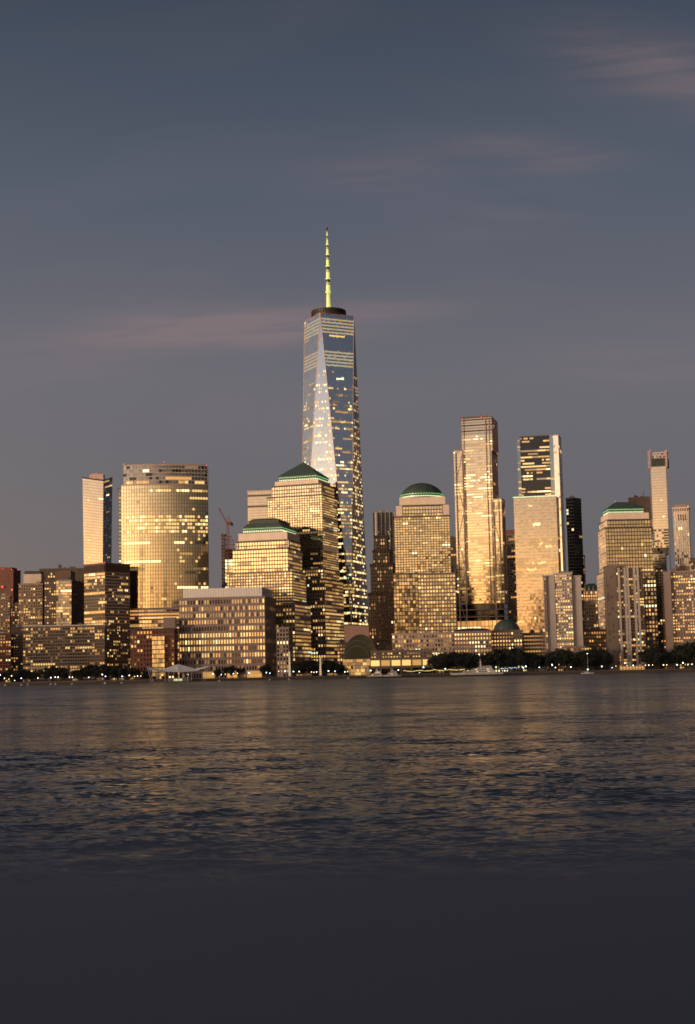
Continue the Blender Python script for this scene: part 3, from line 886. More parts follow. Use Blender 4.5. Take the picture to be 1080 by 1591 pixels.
# ---- tall tower with stepped shoulders and pale braces
def braced_tower():
    D, Y = 1860, 9
    b = Building('braced_tower', 'tall golden glass tower with stepped shoulders and pale steel braces, right of the domed tower', 'skyscraper', org(745, D))
    SS = style(STEEL, [G_GREY, G_GOLD], .1, .2, 4, 4.2, lit=.05, dep=.25)
    def S(lit): return style(STEEL, [G_PALE, G_PALE], .04, .52, 3.1, 4.3, lit=lit, run=.55, rv=.8, mix=(4, 5, 2.5, .6, .2, 6), dep=.09, jit=.005, side=SS, swall=G_PALE2)
    def lv(v): return .38 + .25 * math.sin(v * 9) ** 2
    up_ = False
    def ovm(i, j, u, v):
        y = (937 - v * 237) if not up_ else (700 - v * 52)
        if y < 676: return G_GREY if (j % 2 == 0) else G_DARK
        if y < 688 and rng.random() < .1: return LIT[3]
        if 687 < y < 750 and rng.random() < .25: return None if rng.random() < .6 else G_GOLD
        if 812 < y < 832: return None if rng.random() < .3 else G_GOLD
        return None
    b.tier(722.9, 767.2, 776.2, 700, D, Y, S(lv), pr=820, yb=937, over=ovm, rows=55, lip=False, roof=0)
    up_ = True
    fp1, zb, zt1 = b.tier(717.3, 764.5, 773.5, 648, D, Y, S(lv), pr=675, yb=700, over=ovm, rows=12, lip=False)
    b.tier(707.2, 725, None, 700, D - 3, 0, S(.4), yb=937, pr=800, depth=20, lip=False) if False else None
    b.tier(707.6, 722, 723.4, 700, D + 5.5, Y, S(.42), yb=937, pr=800, depth=24, lip=False)
    b.tier(764.2, 781.5, 788.5, 775, D - 2, Y, S(.42), yb=937, pr=850, lip=False, depth=28)
    # mechanical band and lobby
    SD = style(DARKW, [G_DARK], .0, .12, 6, 8, lit=.0, dep=.3, swall=METAL_D)
    b.tier(710.5, 783.5, 791, 937, D - 6, Y, SD, yb=963, pr=950, roof=0, depth=30)
    SLb = style(STEEL, [LIT[4], LIT[1]], .12, .1, 5, 7, lit=.5, run=.8, mix=(3, 3, 2, .6, 6, 1), dep=.4)
    b.tier(711, 784, 791, 963, D - 6, Y, SLb, yb=981, pr=970, roof=0, depth=30)
    b.tier(711, 784, 791, 981, D - 5.5, Y, style(CONC_P, [G_CLEAR], .4, .3, 5, 5, lit=.2), pr=1000, roof=0, depth=30)
    m = MB()
    def vert(px, y0, y1, d, w=1.1):
        p, q = at(px, y0, d), at(px, y1, d); x = (p.x + q.x) / 2
        m.box((x, d), w, .8, min(p.z, q.z), max(p.z, q.z), PALE_S)
        return x
    def brace(xa, xb, y0, y1, d):
        n = 6; 
        zs = [zat((xa + xb) / 2, y0 + (y1 - y0) * k / n, d) for k in range(n + 1)]
        pa, pb = at(xa, (y0 + y1) / 2, d).x, at(xb, (y0 + y1) / 2, d).x
        for k in range(n):
            l, r = (pa, pb) if k % 2 else (pb, pa)
            m.bar((l, d, zs[k]), (r, d, zs[k + 1]), .5, PALE_S)
            m.bar((pa, d, zs[k]), (pb, d, zs[k]), .4, PALE_S)
    dd = D + 4.4
    vert(711.5, 702, 978, dd); vert(722.0, 700, 978, dd); brace(711.5, 722.5, 702, 975, dd)
    vert(769, 777, 978, D - 3.2); vert(778, 777, 978, D - 3.2); brace(769, 778, 777, 975, D - 3.2)
    for px in (722.5, 758.5, 764): vert(px, 649, 936, D - 1.2 + (764 - px) * .13, .9)
    for y in (948, 959): 
        p, q = at(712, y, D - 8), at(783, y, D - 8.6); m.bar((p.x, p.y + 2, p.z), (q.x, q.y, p.z), .9, PALE_S)
    part(b.t, 'steel_brace', m)
    m = MB(); z = zt1 + 1.2
    a, c = offset(fp1, .4)[0], offset(fp1, .4)[1]
    m.bar((a.x, a.y, z), (c.x, c.y, z), 2.2, STEEL); part(b.t, 'top_beam', m)
    for x, y in ((719, 652), (748, 647.5)): beacon(b, x, y, D - 2, .6)
    b.finish()
braced_tower()

# ---- two-part glass tower: dark upper half, bright lower half
def notched_tower():
    D, Y = 1814, 7
    b = Building('notched_tower', 'glass tower with a dark, lit-floored upper half above a smooth pink lower half', 'skyscraper', org(840, D))
    SB = style(METAL_G, [G_STEEL, G_STEEL], .04, .06, 3, 4.1, lit=.015, dep=.1)  # side glass tinted grey-blue for the duller sky it reflects
    SU = style(METAL_D, [G_DARK, G_DARK], .04, .5, 2.5, 4.1, lit=lambda v: .56 if v < .86 else .2, run=.62, rv=.5, mix=(5, 4, 1, .8, 3, 4), dep=.08, side=SB, swall=G_DARK, jit=.005)
    SM = style(METAL_G, [G_PINK, G_PINK], .03, .5, 2.4, 4.1, lit=lambda v: .08 + .42 * (math.sin(v * 7) ** 2), run=.6, rv=1.2, mix=(1.5, 4, .8, .1, 0, 8), dep=.06, jit=.004, side=SB, swall=G_PINK2)
    SGy = style(METAL_G, [G_SLATE, G_SLATE], .03, .5, 2.4, 4.1, swall=G_SLATE, jit=.004, lit=.2, run=.8, rv=1.5, mix=(4, 4, 1, .6, .5, 3), dep=.1, side=SB)
    fpu, zb, zt = b.tier(809, None, 854.5, 678, D + 5, 4, SU, yb=771, pr=720, depth=20, lip=False, roof=.6)
    b.tier(804.5, None, 809.3, 682, D + 5, 0, SGy, yb=771, pr=720, depth=20, lip=False, roof=.6)
    b.tier(854, None, 863.8, 676.5, D + 3, 4, SGy, yb=771, pr=720, depth=20, lip=False, roof=.6)
    b.tier(863.2, 871, 879.5, 676, D, Y, dict(SM, glass=[G_STRIP, G_STRIP], swall=G_STRIP, lit=.06), pr=780, lip=False, roof=.6, depth=32, cw=2.4)
    fpl, z0, z1 = b.tier(801.5, None, 868.2, 772.5, D - 6, 3, SM, pr=880, depth=24, lip=False, roof=1.0, roofm=WHITE)
    m = MB(); q = offset(fpl, .7)
    a, c = q[0], q[1]; n = V((c.y - a.y, a.x - c.x)).normalized() * .3
    m.poly((a + n, c + n, c, a), z1 + .1, z1 + 1.5, L_WHITE); part(b.t, 'light_strip', m)
    b.finish()
notched_tower()

# ---- very slim tower with a dark top opening
def slim_tower():
    D = 1850
    b = Building('slim_tower', 'very slim pale glass tower with a dark open top and two upright fins', 'skyscraper', org(1029, D))
    S = style(METAL_G, [G_PINK, G_PINK], .05, .4, 2.2, 3.6, swall=G_PINK2, lit=lambda v: .05 + .1 * (1 - v), run=.5, mix=(3, 3, 1, .3, 0, 4), dep=.08, jit=.004)
    def ov(i, j, u, v):
        if v < .24: return G_DARK if rng.random() < .6 else None
        return None
    fp, z0, z1 = b.tier(1013, None, 1037.5, 725, D, 4, S, yb=851, pr=790, depth=22, over=ov, lip=False, roof=.4)
    fp2, _, _ = b.tier(1014, None, 1037, 851, D + .6, 4, style(DARKW, [G_DARK], .1, .1, 3, 4, lit=0), yb=861, pr=856, depth=20, roof=0)
    b.tier(1013.6, None, 1038, 861, D, 4, dict(S, glass=[G_GREY, G_GOLD], lit=.12), pr=950, depth=22, roof=0)
    b.tier(1012.2, None, 1038.2, 712, D + .3, 4, style(DARKW, [G_DARK], .12, .1, 2, 4, lit=.02), yb=725, pr=719, depth=20, roof=0)
    b.tier(1013.6, None, 1036.8, 703, D + 1.2, 4, style(STEEL, [G_GREY, G_DARK], .1, .3, 2.4, 4, lit=.03), yb=712, pr=719, depth=20, lip=False, roof=.5)
    m = MB(); zt = zat(1022, 700, D); zz = zat(1022, 727.5, D); q = offset(fp, .9)
    for k in (0, 1): m.box(q[k], 1.9, 5, zz, zt, STEEL)
    part(b.t, 'top_fin', m)
    m = MB()
    for k in (0, 1): m.box(offset(fp, .35)[k], 1.3, 2, BASE, zz, METAL_G)
    part(b.t, 'corner_fin', m)
    for x in (1010.5, 1034): beacon(b, x, 699.5, D, .4)
    b.finish()
slim_tower()

# ---- plain towers
def simple(name, label, cat, L, Cn, R, yt, D, yaw, S, depth=None, group=None, extra=None, **k):
    b = Building(name, label, cat, org(Cn or (L + R) / 2, D), group)
    r = b.tier(L, Cn, R, yt, D, yaw, S, depth=depth, **k)
    if extra: extra(b, r)
    fp, z0, z1 = r
    rq = random.Random(len(label) * 7 + int(L))
    for q in range(2 if R - L < 25 else 3):
        p = fp[0].lerp(fp[1], rq.uniform(.15, .85)).lerp(fp[3].lerp(fp[2], .5), rq.uniform(.15, .4)); m = MB()
        w = rq.uniform(2.2, 5); h = rq.uniform(1.5, 3.4)
        m.box(p, w, w * .7, z1 + 1.0, z1 + 1.2 + h, METAL_G if q % 2 else ROOFM); m.box(p, w * .4, w * .3, z1 + 1.2 + h, z1 + 1.9 + h, METAL_D); part(b.t, 'rooftop_unit', m)
    b.finish(); return b

HOMEB = lambda wall, **k: style(wall, [G_DARK, G_CLEAR], .45, .45, k.pop('cw', 2.6), k.pop('fh', 3.1), lit=k.pop('lit', .25), run=k.pop('run', .25), mix=HOME, indiv=True, dep=.35, **k)

def ex(b, r):
    fp, z0, z1 = r
    b.rf.poly(offset(fp, -2.5), z1 + 1.2, z1 + 5, CONC_P)
    for x, y in ((1047, 788), (1055, 787), (1063, 787)): 
        p = at(x, y + 2, 1803); m = MB(); m.box((p.x, p.y + 3), 1.2, 1.2, z1 + 1, z1 + 7, CONC_P); part(b.t, 'roof_turret', m)
    beacon(b, 1068.8, 786, 1801, .8)
simple('ribbed_tower', 'pale ribbed stone tower with dark attic openings, rightmost tall tower', 'skyscraper', 1048, None, 1072.5, 789.5, 1800, 3,
       style(STONE_L, [G_GREY, G_SLATE], .42, .10, 2.6, 4, lit=.12, run=.3, mix=(3, 3, 1, .5, 0, 4), dep=.7), depth=24, pr=850, extra=ex,
       over=lambda i, j, u, v: (DARKW if .25 < u < .85 else STONE_L) if .925 < v < .955 else (STONE_L if .955 <= v < .985 else (DARKW if v >= .985 else None)))
simple('striped_glass_tower', 'pale pink glass tower with dark horizontal bands, behind the pyramid-roofed tower', 'skyscraper', 385, None, 440, 763, 1900, 12,
       style(STEEL, [G_PINK, G_PINK], .02, .45, 4, 4.2, lit=.0, dep=.08, jit=.004, swall=G_PINK2), depth=30, pr=790,
       over=lambda i, j, u, v: DARKW if j in (62, 66) else (LIT[rng.choices((1, 5, 0), (3, 3, 1))[0]] if (j in (54, 55, 57)) and rng.random() < .75 else None), rows=68)
def ex(b, r):
    m = MB(); p = at(1001.5, 773, 2000); m.bar((p.x, p.y + 5, p.z - 1), (p.x, p.y + 5, p.z + 11), .9, METAL_D, .4); part(b.t, 'antenna', m)
simple('flat_topped_tower', 'brown flat-topped slab behind the tower with the cut-off pyramid roof', 'skyscraper', 977.5, None, 1013, 773.5, 2000, 2,
       style(STONE_D, [G_GREY, G_CLEAR], .3, .5, 3, 4.2, lit=.0, run=.8, dep=.3), depth=40, pr=800, extra=ex,
       over=lambda i, j, u, v: STONE_D if v > .86 else (LIT[rng.choices((0, 2), (2, 1))[0]] if (.80 < v < .86 and u > .6 and j % 2) else (LIT[3] if .70 < v < .76 and u > .65 else None)))
simple('black_tower', 'black steel slab with a few greenish lit windows, right of the pink-fronted glass tower', 'skyscraper', 882, 893, 905.5, 774, 1950, 30,
       style(METAL_D, [G_DARK, G_DARK], .2, .35, 4, 4.5, lit=lambda v: .02 if v > .5 else .3, run=.5, mix=(4, 4, 1, 1, 1, 3), dep=.3), pr=850,
       over=lambda i, j, u, v: LIT[3] if (.90 < v < .945 and u < .3) or (.76 < v < .775 and u > .5) else None)
simple('dark_slab', 'dark narrow slab behind the black steel slab', 'skyscraper', 899, None, 910, 864, 2010, 4, style(METAL_D, [G_DARK, G_GREY], .2, .35, 3.5, 4.2, lit=.25, run=.5), depth=20, pr=930)
simple('dark_slab', 'dark sliver of a tower beside the right edge of the domed tower', 'skyscraper', 694, None, 713, 836, 1960, 4, style(METAL_D, [G_DARK, G_GREY], .25, .4, 3.5, 4.2, lit=.05), depth=30, pr=900)
def ex(b, r):
    fp, z0, z1 = r; b.rf.poly(offset(fp, -2), z1 + 1.2, zat(797, 823, 2050), BRICK_R)
simple('dark_slab', 'dark red-topped building in the gap left of the pink-fronted glass tower', 'skyscraper', 786, None, 806, 831, 2050, 2, style(STONE_D, [G_DARK, G_GREY], .35, .4, 3.2, 4.2, lit=.12, mix=HOME), depth=30, pr=900, extra=ex)
simple('dark_slab', 'dark slab at the right edge behind the pale slab with a penthouse', 'skyscraper', 1074, None, 1100, 868, 1700, 3, style(BRICK_D, [G_DARK, G_GREY], .3, .4, 3.2, 4., lit=.25, mix=OFFICE), depth=30, pr=900)

# rippled steel tower and brown art deco tower
def rippled():
    D = 2100
    b = Building('rippled_tower', 'grey tower with rippled steel folds down its front, behind the brown stepped tower', 'skyscraper', org(598, D))
    zb, zt = BASE, zat(598, 796, D)
    a, q = at(582, 900, D), at(616, 900, D)
    n = 24; A = []; T_ = []
    for k in range(n + 1):
        p = a.lerp(q, k / n); off = 1.9 * math.sin(k * 1.25) + .9 * math.sin(k * 2.7)
        A.append(V((p.x, D + off, zb))); T_.append(V((p.x + .8 * math.sin(k * 2.1), D + off + 1.2 * math.sin(k * .9 + 1), zt - (0 if k < 15 else 0))))
    facade(b.fr, b.gl, A, T_, 70, style(METAL_G, [G_GREY, G_CLEAR], .5, .5, 1.3, 3.4, lit=.06, run=.3, mix=(2, 3, 1.5, 3, 1, 2), dep=.15))
    ring = [V((p.x, p.y + .3, zb)) for p in A] + [V((q.x - 1, D + 28, zb)), V((a.x + 1, D + 28, zb))]
    b.fr.prism(ring, [V((p.x, p.y, zt - .2)) for p in ring], METAL_G)
    m = MB(); m.box(((a.x + q.x) / 2 - 3, D + 10), 16, 8, zt - .2, zt + 4, METAL_G); part(b.t, 'rooftop_plant', m)
    for x, y in ((601, 794), (590, 795)): beacon(b, x, y, D, .5)
    b.finish()
rippled()
def deco():
    D = 1620
    b = Building('stepped_brick_tower', 'brown brick setback tower between the tallest tower and the domed tower', 'skyscraper', org(590, D))
    S = style(BRICK, [G_DARK, G_CLEAR], .5, .35, 2.7, 4, lit=.10, run=.5, mix=(3, 3, .8, .6, 3, 4), dep=.5, indiv=True)
    def crown(fp, z, h):
        for k in range(4):
            p, q = fp[k], fp[(k + 1) % 4]; n = max(2, int((q - p).length / 2.6))
            for i in range(n): b.rf.box(p.lerp(q, i / n), 1.2, 1.2, z, z + h * (1 if i % 2 else .55), BRICK)
    for L, R, yt, yb, d, dp in ((583.5, 602, 836, 858, 12, 14), (579.5, 606, 858, 880, 8, 20), (576, 611, 880, 925, 5, 26), (573, 615, 925, 1040, 0, 36)):
        fp, z0, z1 = b.tier(L, None, R, yt, D + d, 6, S, yb=yb if yb < 1030 else None, depth=dp, pr=(yt + min(yb, 990)) / 2, lip=False)
        crown(fp, z1 + 1.2, 2.6)
    m = MB(); fp, _ = footprint(584.5, None, 601, D + 14, .1, 835, 11); m.poly(fp, zat(592, 837, D), zat(592, 833, D), METAL_D); part(b.t, 'penthouse', m)
    b.finish()
deco()

# building under construction and its crane
def construction():
    D = 1700
    b = Building('unfinished_tower', 'narrow tower under construction with bare floors and bright work lights, below the red crane', 'building', org(355, D))
    S = style(CONC_P, [DARKW], .12, .2, 3.2, 4, lit=.72, run=.5, rv=.4, mix=(4, 1, 3, 5, .2, .5), dep=.3)
    b.tier(350, None, 372, 853, D, 3, S, pr=890, depth=22, roof=.5, lip=False)
    b.tier(344.5, None, 350.3, 830, D + 2, 3, style(CONC_P, [DARKW, G_DARK], .3, .3, 2.5, 4, lit=.03), pr=890, depth=20, roof=.5, lip=False)
    m = MB(); z = [zat(358, y, D + 4) for y in (853, 846, 839, 833)]
    for k in range(3):
        p0 = at(350 , 840, D + 4).x; p1 = at(366 - 3 * k, 840, D + 4).x
        for x in np.linspace(p0, p1, 5): m.bar((x, D + 4, z[k]), (x, D + 4, z[k + 1]), .45, RED_P)
        m.bar((p0, D + 4, z[k + 1]), (p1, D + 4, z[k + 1]), .5, RED_P)
        m.bar((p0, D + 4, z[k]), (p1, D + 4, z[k + 1]), .35, RED_P)
    part(b.t, 'steel_skeleton', m)
    b.finish()
    # crane
    d = D - 2
    p = at(354, 1040, d); t = thing('tower_crane', 'red luffing crane standing at the unfinished tower, jib raised to the left', 'crane', (p.x, d, BASE))
    def lattice(m, p, q, w, n, r=.32):
        p, q = V(p), V(q); ax = (q - p).normalized(); u = V((0, 1, 0)); s = ax.cross(u).normalized()
        cor = [s * w / 2 * a + u * w / 2 * c for a, c in ((-1, -1), (1, -1), (1, 1), (-1, 1))]
        for c in cor: m.bar(p + c, q + c, r, RED_P, n=3)
        for k in range(n):
            a, e = p.lerp(q, k / n), p.lerp(q, (k + 1) / n)
            for i in range(4):
                c0, c1 = cor[i], cor[(i + 1) % 4]
                m.bar(a + (c0 if k % 2 else c1), e + (c1 if k % 2 else c0), r * .7, RED_P, n=3)
                m.bar(a + c0, a + c1, r * .7, RED_P, n=3)
    mx = at(354, 830, d).x
    z1 = zat(354, 815, d)
    m = MB(); lattice(m, (mx, d, BASE), (mx, d, z1), 2.4, 60); part(t, 'mast', m)
    m = MB(); m.box((mx + 1.5, d), 6.5, 3, z1, z1 + 3.2, RED_P); m.box((mx + 5, d), 3, 3.4, z1 - 1.5, z1 + 2, METAL_D); part(t, 'cab', m)
    ap = at(355, 801, d); m = MB(); m.bar((mx + 3, d, z1 + 3), (ap.x + .5, d, ap.z), .9, RED_P, .5); m.bar((mx - .5, d, z1 + 3), (ap.x + .4, d, ap.z), .6, RED_P, .4); part(t, 'a_frame', m)
    tip = at(340, 789.5, d); m = MB(); lattice(m, (mx - 1, d, z1 + 2.5), (tip.x, d, tip.z), 1.5, 16, .28); part(t, 'jib', m)
    m = MB(); m.bar((ap.x, d, ap.z), (tip.x, d, tip.z), .12, METAL_D, n=3); m.bar((tip.x, d, tip.z), (tip.x, d, tip.z - 8), .1, METAL_D, n=3); part(t, 'cable', m)
construction()

# ---- left group of apartment houses
def ex(b, r):
    fp, z0, z1 = r
    for x, y in ((4, 883.5), (18, 884.5), (28, 885.5)): beacon(b, x, y, 1748, .4)
    beacon(b, 3.5, 911.5, 1748, 1.1)
    b.rf.poly(offset(fp, -3), z1 + 1.2, z1 + 4, BRICK_R)
simple('red_brick_tower', 'tall red brick tower with red beacons at the far left edge', 'building', -22, 20.5, 31.5, 886, 1750, 18, style(BRICK_R, [G_DARK], .6, .5, 3, 3.2, lit=.01, indiv=True), pr=930, extra=ex)
simple('apartment_building', 'greyish apartment tower cut by the left edge, with balconied upper floors', 'building', -24, None, 15.5, 927, 1600, 5, HOMEB(BRICK_T, lit=.22), depth=22, pr=960)
simple('apartment_building', 'brown brick building between the left-edge apartment tower and the long grey block', 'building', 12, None, 34, 941, 1660, 5, HOMEB(BRICK, lit=.28), depth=20, pr=975)
simple('apartment_building', 'low red brick building at the left edge with warm lit windows', 'building', -26, None, 17, 986, 1500, 3, HOMEB(BRICK_R, lit=.4, cw=2.8), depth=22, pr=1010)
simple('apartment_building', 'almost black brick building left of the long grey block', 'building', 17, None, 36, 976, 1530, 3, HOMEB(BRICK_D, lit=.18), depth=20, pr=1005)
def ex(b, r):
    m = MB(); fp, _ = footprint(36.5, 64, 70, 1562, .18, 895); m.poly(fp, r[2] + .5, zat(50, 892, 1562), STONE_L)
    for k in range(5): 
        z = r[2] + 2 + k * 2.2; m.poly(offset(fp, .25), z, z + .25, STONE)
    part(b.t, 'penthouse', m)
    m = MB(); m.poly(offset(fp, -1), zat(50, 892, 1562), zat(50, 887, 1562), METAL_D); part(b.t, 'roof_plant', m)
simple('apartment_tower', 'tan apartment tower with a plain gold-lit penthouse', 'building', 29, 66, 75, 908, 1555, 12, HOMEB(BRICK_T, lit=.22, side=HOMEB(BRICK, lit=.3)), pr=940, extra=ex)
def ex(b, r):
    m = MB(); fp, _ = footprint(85.5, 110, 117, 1562, .18, 895); m.poly(fp, r[2] + .5, zat(100, 886.5, 1562), BRICK); part(b.t, 'penthouse', m)
    Sb = style(METAL_G, [G_GREY, G_GOLD], .06, .22, 2.4, 3.1, lit=.3, run=.6, mix=HOME, dep=.2)
    b.tier(87.5, None, 111, 902.5, 1548, 8, Sb, pr=940, depth=5, lip=False)
simple('apartment_tower', 'dark brick apartment tower with a glassy bay up its middle', 'building', 69, 112, 131, 902.5, 1552, 14, HOMEB(BRICK_D, lit=.42, side=HOMEB(BRICK_D, lit=.25)), pr=940, extra=ex)
def ex(b, r):
    m = MB(); p = at(91, 883, 1650); m.box((p.x, p.y + 8), 3, 3, p.z, p.z + 5, METAL_D); part(b.t, 'chimney', m)
simple('dark_apartment_block', 'dark flat-roofed block rising behind the brick tower with the glassy bay', 'building', 62, 134, 140, 884, 1650, 8, style(BRICK_D, [G_DARK], .5, .4, 3, 3.2, lit=.05, indiv=True), pr=895, extra=ex)
def glass_flats():
    D = 1520
    b = Building('glass_apartment_tower', 'brown glass apartment tower with a dark louvred crown, in front of the slender flared tower', 'building', org(163, D))
    S = style(STONE_D, [G_DARK, G_GREY], .05, .3, 2.6, 3.4, lit=lambda v: .2 + .3 * abs(math.sin(v * 11)), run=.7, rv=1.3, mix=HOME, dep=.25,
              side=style(STONE, [G_DARK, G_CLEAR], .2, .4, 2.6, 3.4, lit=.2, run=.2, mix=HOME, dep=.25))  # paler stone lifts the side turned from the sun; base brick likewise
    b.tier(131, 163, 199, 888.5, D, 48, S, pr=930, depth=36, roof=0)
    fp, z0, z1 = b.tier(131, 163, 199, 876, D, 48, style(BRICK, [DARKW, G_DARK], .25, .12, 1.5, 8, lit=0, dep=.5), yb=888.5, pr=930, depth=36, rows=1)
    b.tier(148, 170, 205, 972, D - 14, 40, HOMEB(BRICK_T, lit=.36, cw=3.0), pr=1000, depth=30)
    for x, y in ((131.5, 876), (160, 874.5), (163, 874)): beacon(b, x, y, D - 1, .45)
    b.finish()
glass_flats()
def ex(b, r):
    m = MB(); fp = offset(r[0], .9); m.poly(fp, r[2] + 1.2, r[2] + 2.0, WHITE); part(b.t, 'roof_edge', m)
simple('long_apartment_block', 'long low grey apartment block with a pale roof edge behind the waterfront trees', 'building', 36, 162.5, 166, 973, 1478, 6,
       style(STONE_D, [G_DARK, G_CLEAR], .30, .42, 2.5, 3.2, lit=lambda v: .26, run=.55, rv=1.4, mix=HOME, indiv=True, dep=.35), pr=1005, depth=22, extra=ex,
       over=lambda i, j, u, v: (LIT[rng.choices((4, 5, 0), (2, 3, 1))[0]] if u < .13 and rng.random() < .4 else None))

# low red-brown museum like building with flat overhanging roof
def museum():
    D = 1430
    b = Building('brick_hall', 'low dark red brick hall with an overhanging roof and a tall lit stair window', 'building', org(238, D))
    S = HOMEB(BRICK_R, lit=.13, cw=3.2, fh=4.4)
    fp, z0, z1 = b.tier(203, 271, 277, 978, D, 8, S, pr=1005, depth=22, roof=1.6, roofm=METAL_D, roofout=1.6, lip=False,
         over=lambda i, j, u, v: LIT[4] if v > .88 and .12 < u < .5 and rng.random() < .8 else None)
    Sg = style(METAL_D, [LIT[1], LIT[5]], .12, .2, 1.5, 3.2, lit=.75, run=.6, mix=(2, 5, 0, .5, 4, 2), dep=.2)
    g = MB(); f2 = MB(); d2 = D - 1.2
    a, q = at(236.5, 1010, d2), at(256, 1010, d2)
    z0_, z1_ = BASE + 3, zat(246, 988, d2)
    facade(f2, g, line(V((a.x, d2, z0_)), V((q.x, d2 - 2, z0_)), 8), line(V((a.x, d2, z1_)), V((q.x, d2 - 2, z1_)), 8), 9, Sg)
    w = part(b.t, 'stair_window', g); subpart(w, 'window_frame', f2, ORG[b.t.name])
    m = MB(); p = at(264, 968, D + 10); m.box(p, 12, 9, z1 + 1, zat(264, 959.5, D + 10), CONC_P); part(b.t, 'roof_hut', m)
    b.finish()
museum()

# ---- arched glass hall and its neighbours
def winter_hall():
    D = 1470
    t = thing('arched_glass_hall', 'dark vaulted glass hall with a stepped arched roof and glowing front', 'building', org(562, D))
    sc = D / FPX
    def arch(cx, yb, r, h, d, n=18):
        p = at(cx, yb, d)
        return [V((p.x - r * sc * math.cos(PI * k / n), d, p.z + h * sc * math.sin(PI * k / n))) for k in range(n + 1)]
    for k, (cx, r, h, y0, d0, d1) in enumerate(((560.5, 26.5, 36, 1022, D + 18, D + 44), (557, 22.5, 29, 1024, D + 6, D + 18), (555, 19, 22, 1026, D, D + 6))):
        m = MB(); f0, f1 = arch(cx, y0, r, h, d0), arch(cx, y0, r, h, d1)
        for i in range(len(f0) - 1):
            m.face((f0[i], f0[i + 1], f1[i + 1], f1[i]), G_HALL)
        for i in range(0, len(f0), 2):
            m.bar(f0[i], f1[i], .5, METAL_D)
        for i in range(len(f0) - 1): m.bar(f0[i], f0[i + 1], .8, METAL_G)
        base0 = [V((p.x, p.y, BASE)) for p in (f0[0], f0[-1])]
        m.face([base0[0], base0[1]] + list(reversed(f0)), G_HALL)
        for i in range(1, len(f0) - 1): m.bar(V((f0[i].x, d0 - .15, f0[0].z)), f0[i] - V((0, .15, 0)), .3, METAL_D, n=3)
        for q in (.25, .5, .72):
            s = math.sqrt(max(0, 1 - q * q)); m.bar((f0[0].x * (1 + s) / 2 + f0[-1].x * (1 - s) / 2, d0 - .2, f0[0].z + q * h * sc), (f0[0].x * (1 - s) / 2 + f0[-1].x * (1 + s) / 2, d0 - .2, f0[0].z + q * h * sc), .3, METAL_D, n=3)
        for p, q in zip((f0[0], f0[-1]), (f1[0], f1[-1])):
            m.face((V((p.x, p.y, BASE)), V((q.x, q.y, BASE)), q, p), G_DARK)
        part(t, 'vault', m)
    gl, fr = MB(), MB(); d = D - 4
    a, q = at(533, 1035, d), at(576, 1035, d); z1 = zat(555, 1024, d)
    Sg = style(STONE_D, [LIT[5], G_GREY], .14, .1, 2, 3, lit=.55, run=.6, mix=(2, 5, .4, .3, 3, 6), dep=.25)
    facade(fr, gl, line(V((a.x, d, BASE)), V((q.x, d, BASE)), 14), line(V((a.x, d, z1)), V((q.x, d, z1)), 14), 5, Sg, over=lambda i, j, u, v: LIT[rng.choices((1, 0), (2, 1))[0]] if v < .35 and .3 < u < .8 else None)
    fr.poly([V((a.x, d + .2)), V((q.x, d + .2)), V((q.x, D + 20)), V((a.x, D + 20))], BASE, z1, STONE_D)
    part(t, 'front_glazing', gl); part(t, 'front_frame', fr)
winter_hall()
simple('harbour_arcade', 'long low stone arcade with six glowing shop windows behind the harbour', 'building', 575, None, 672, 1023, 1455, 1,
       style(STONE_D, [LIT[0], LIT[2]], .16, .30, 10.4, 8, lit=.0, dep=.6), depth=24, pr=1030, rows=2, extra=lambda b, r: b.tier(576, None, 671, 1012, 1456, 1, style(STONE_D, [G_DARK, G_CLEAR], .5, .55, 2.8, 4, lit=.4, run=.4, mix=HOME, dep=.3), yb=1023, depth=22, pr=1018, rows=2),
       over=lambda i, j, u, v: (LIT[0] if rng.random() < .45 else LIT[1]) if j == 1 else G_DARK)
simple('stone_annex', 'brown stone annex between the pyramid-roofed tower and the arched glass hall', 'building', 524, None, 545, 1000, 1500, 3, dict(W_LOW, lit=.15), depth=20, pr=1010)
simple('stone_annex', 'low brown stone building between the brick setback tower and the arched glass hall', 'building', 572, None, 614, 1003, 1510, 2, style(BRICK, [G_DARK], .5, .5, 3, 4, lit=.06), depth=24, pr=1010)
def ex(b, r):
    m = MB(); fp = r[0]; c = (fp[0] + fp[1] + fp[2] + fp[3]) / 4
    z = r[2] + 1.2
    for k in range(4):
        s = [(1.0, 0), (.94, .9), (.8, 1.8), (.55, 2.6), (.1, 3.0)]
        m.prism([V((*(c + (p - c) * s[k][0]), z + s[k][1])) for p in fp], [V((*(c + (p - c) * s[k + 1][0]), z + s[k + 1][1])) for p in fp], METAL_D)
    part(b.t, 'curved_roof', m)
simple('stone_pavilion', 'low stone wing with a gently curved dark roof, right of the domed tower', 'building', 706, None, 764, 982, 1462, 1, style(CONC_P, [G_CLEAR], .5, .5, 2.9, 4, lit=.42, run=.6, mix=OFFICE, indiv=True, dep=.4), depth=26, pr=1000, extra=ex)
def ex(b, r):
    m = MB(); fp = r[0]; c = (fp[0] + fp[1] + fp[2] + fp[3]) / 4; R = (fp[1] - fp[0]).length / 2 * .86
    m.lathe((c.x, c.y), [(R, r[2] + 1), (R * .99, r[2] + 3), (R * .9, r[2] + 6), (R * .74, r[2] + 9), (R * .5, r[2] + 11.4), (R * .25, r[2] + 12.6), (.3, r[2] + 13)], COPPER, 16); part(b.t, 'dome', m)
simple('domed_pavilion', 'low stone building with a dull green dome, below the tall tower with pale braces', 'building', 763, None, 812, 981, 1480, 1, style(STONE_D, [G_CLEAR], .5, .5, 2.9, 4, lit=.36, run=.7, mix=OFFICE, indiv=True, dep=.4), depth=34, pr=1000, extra=ex)
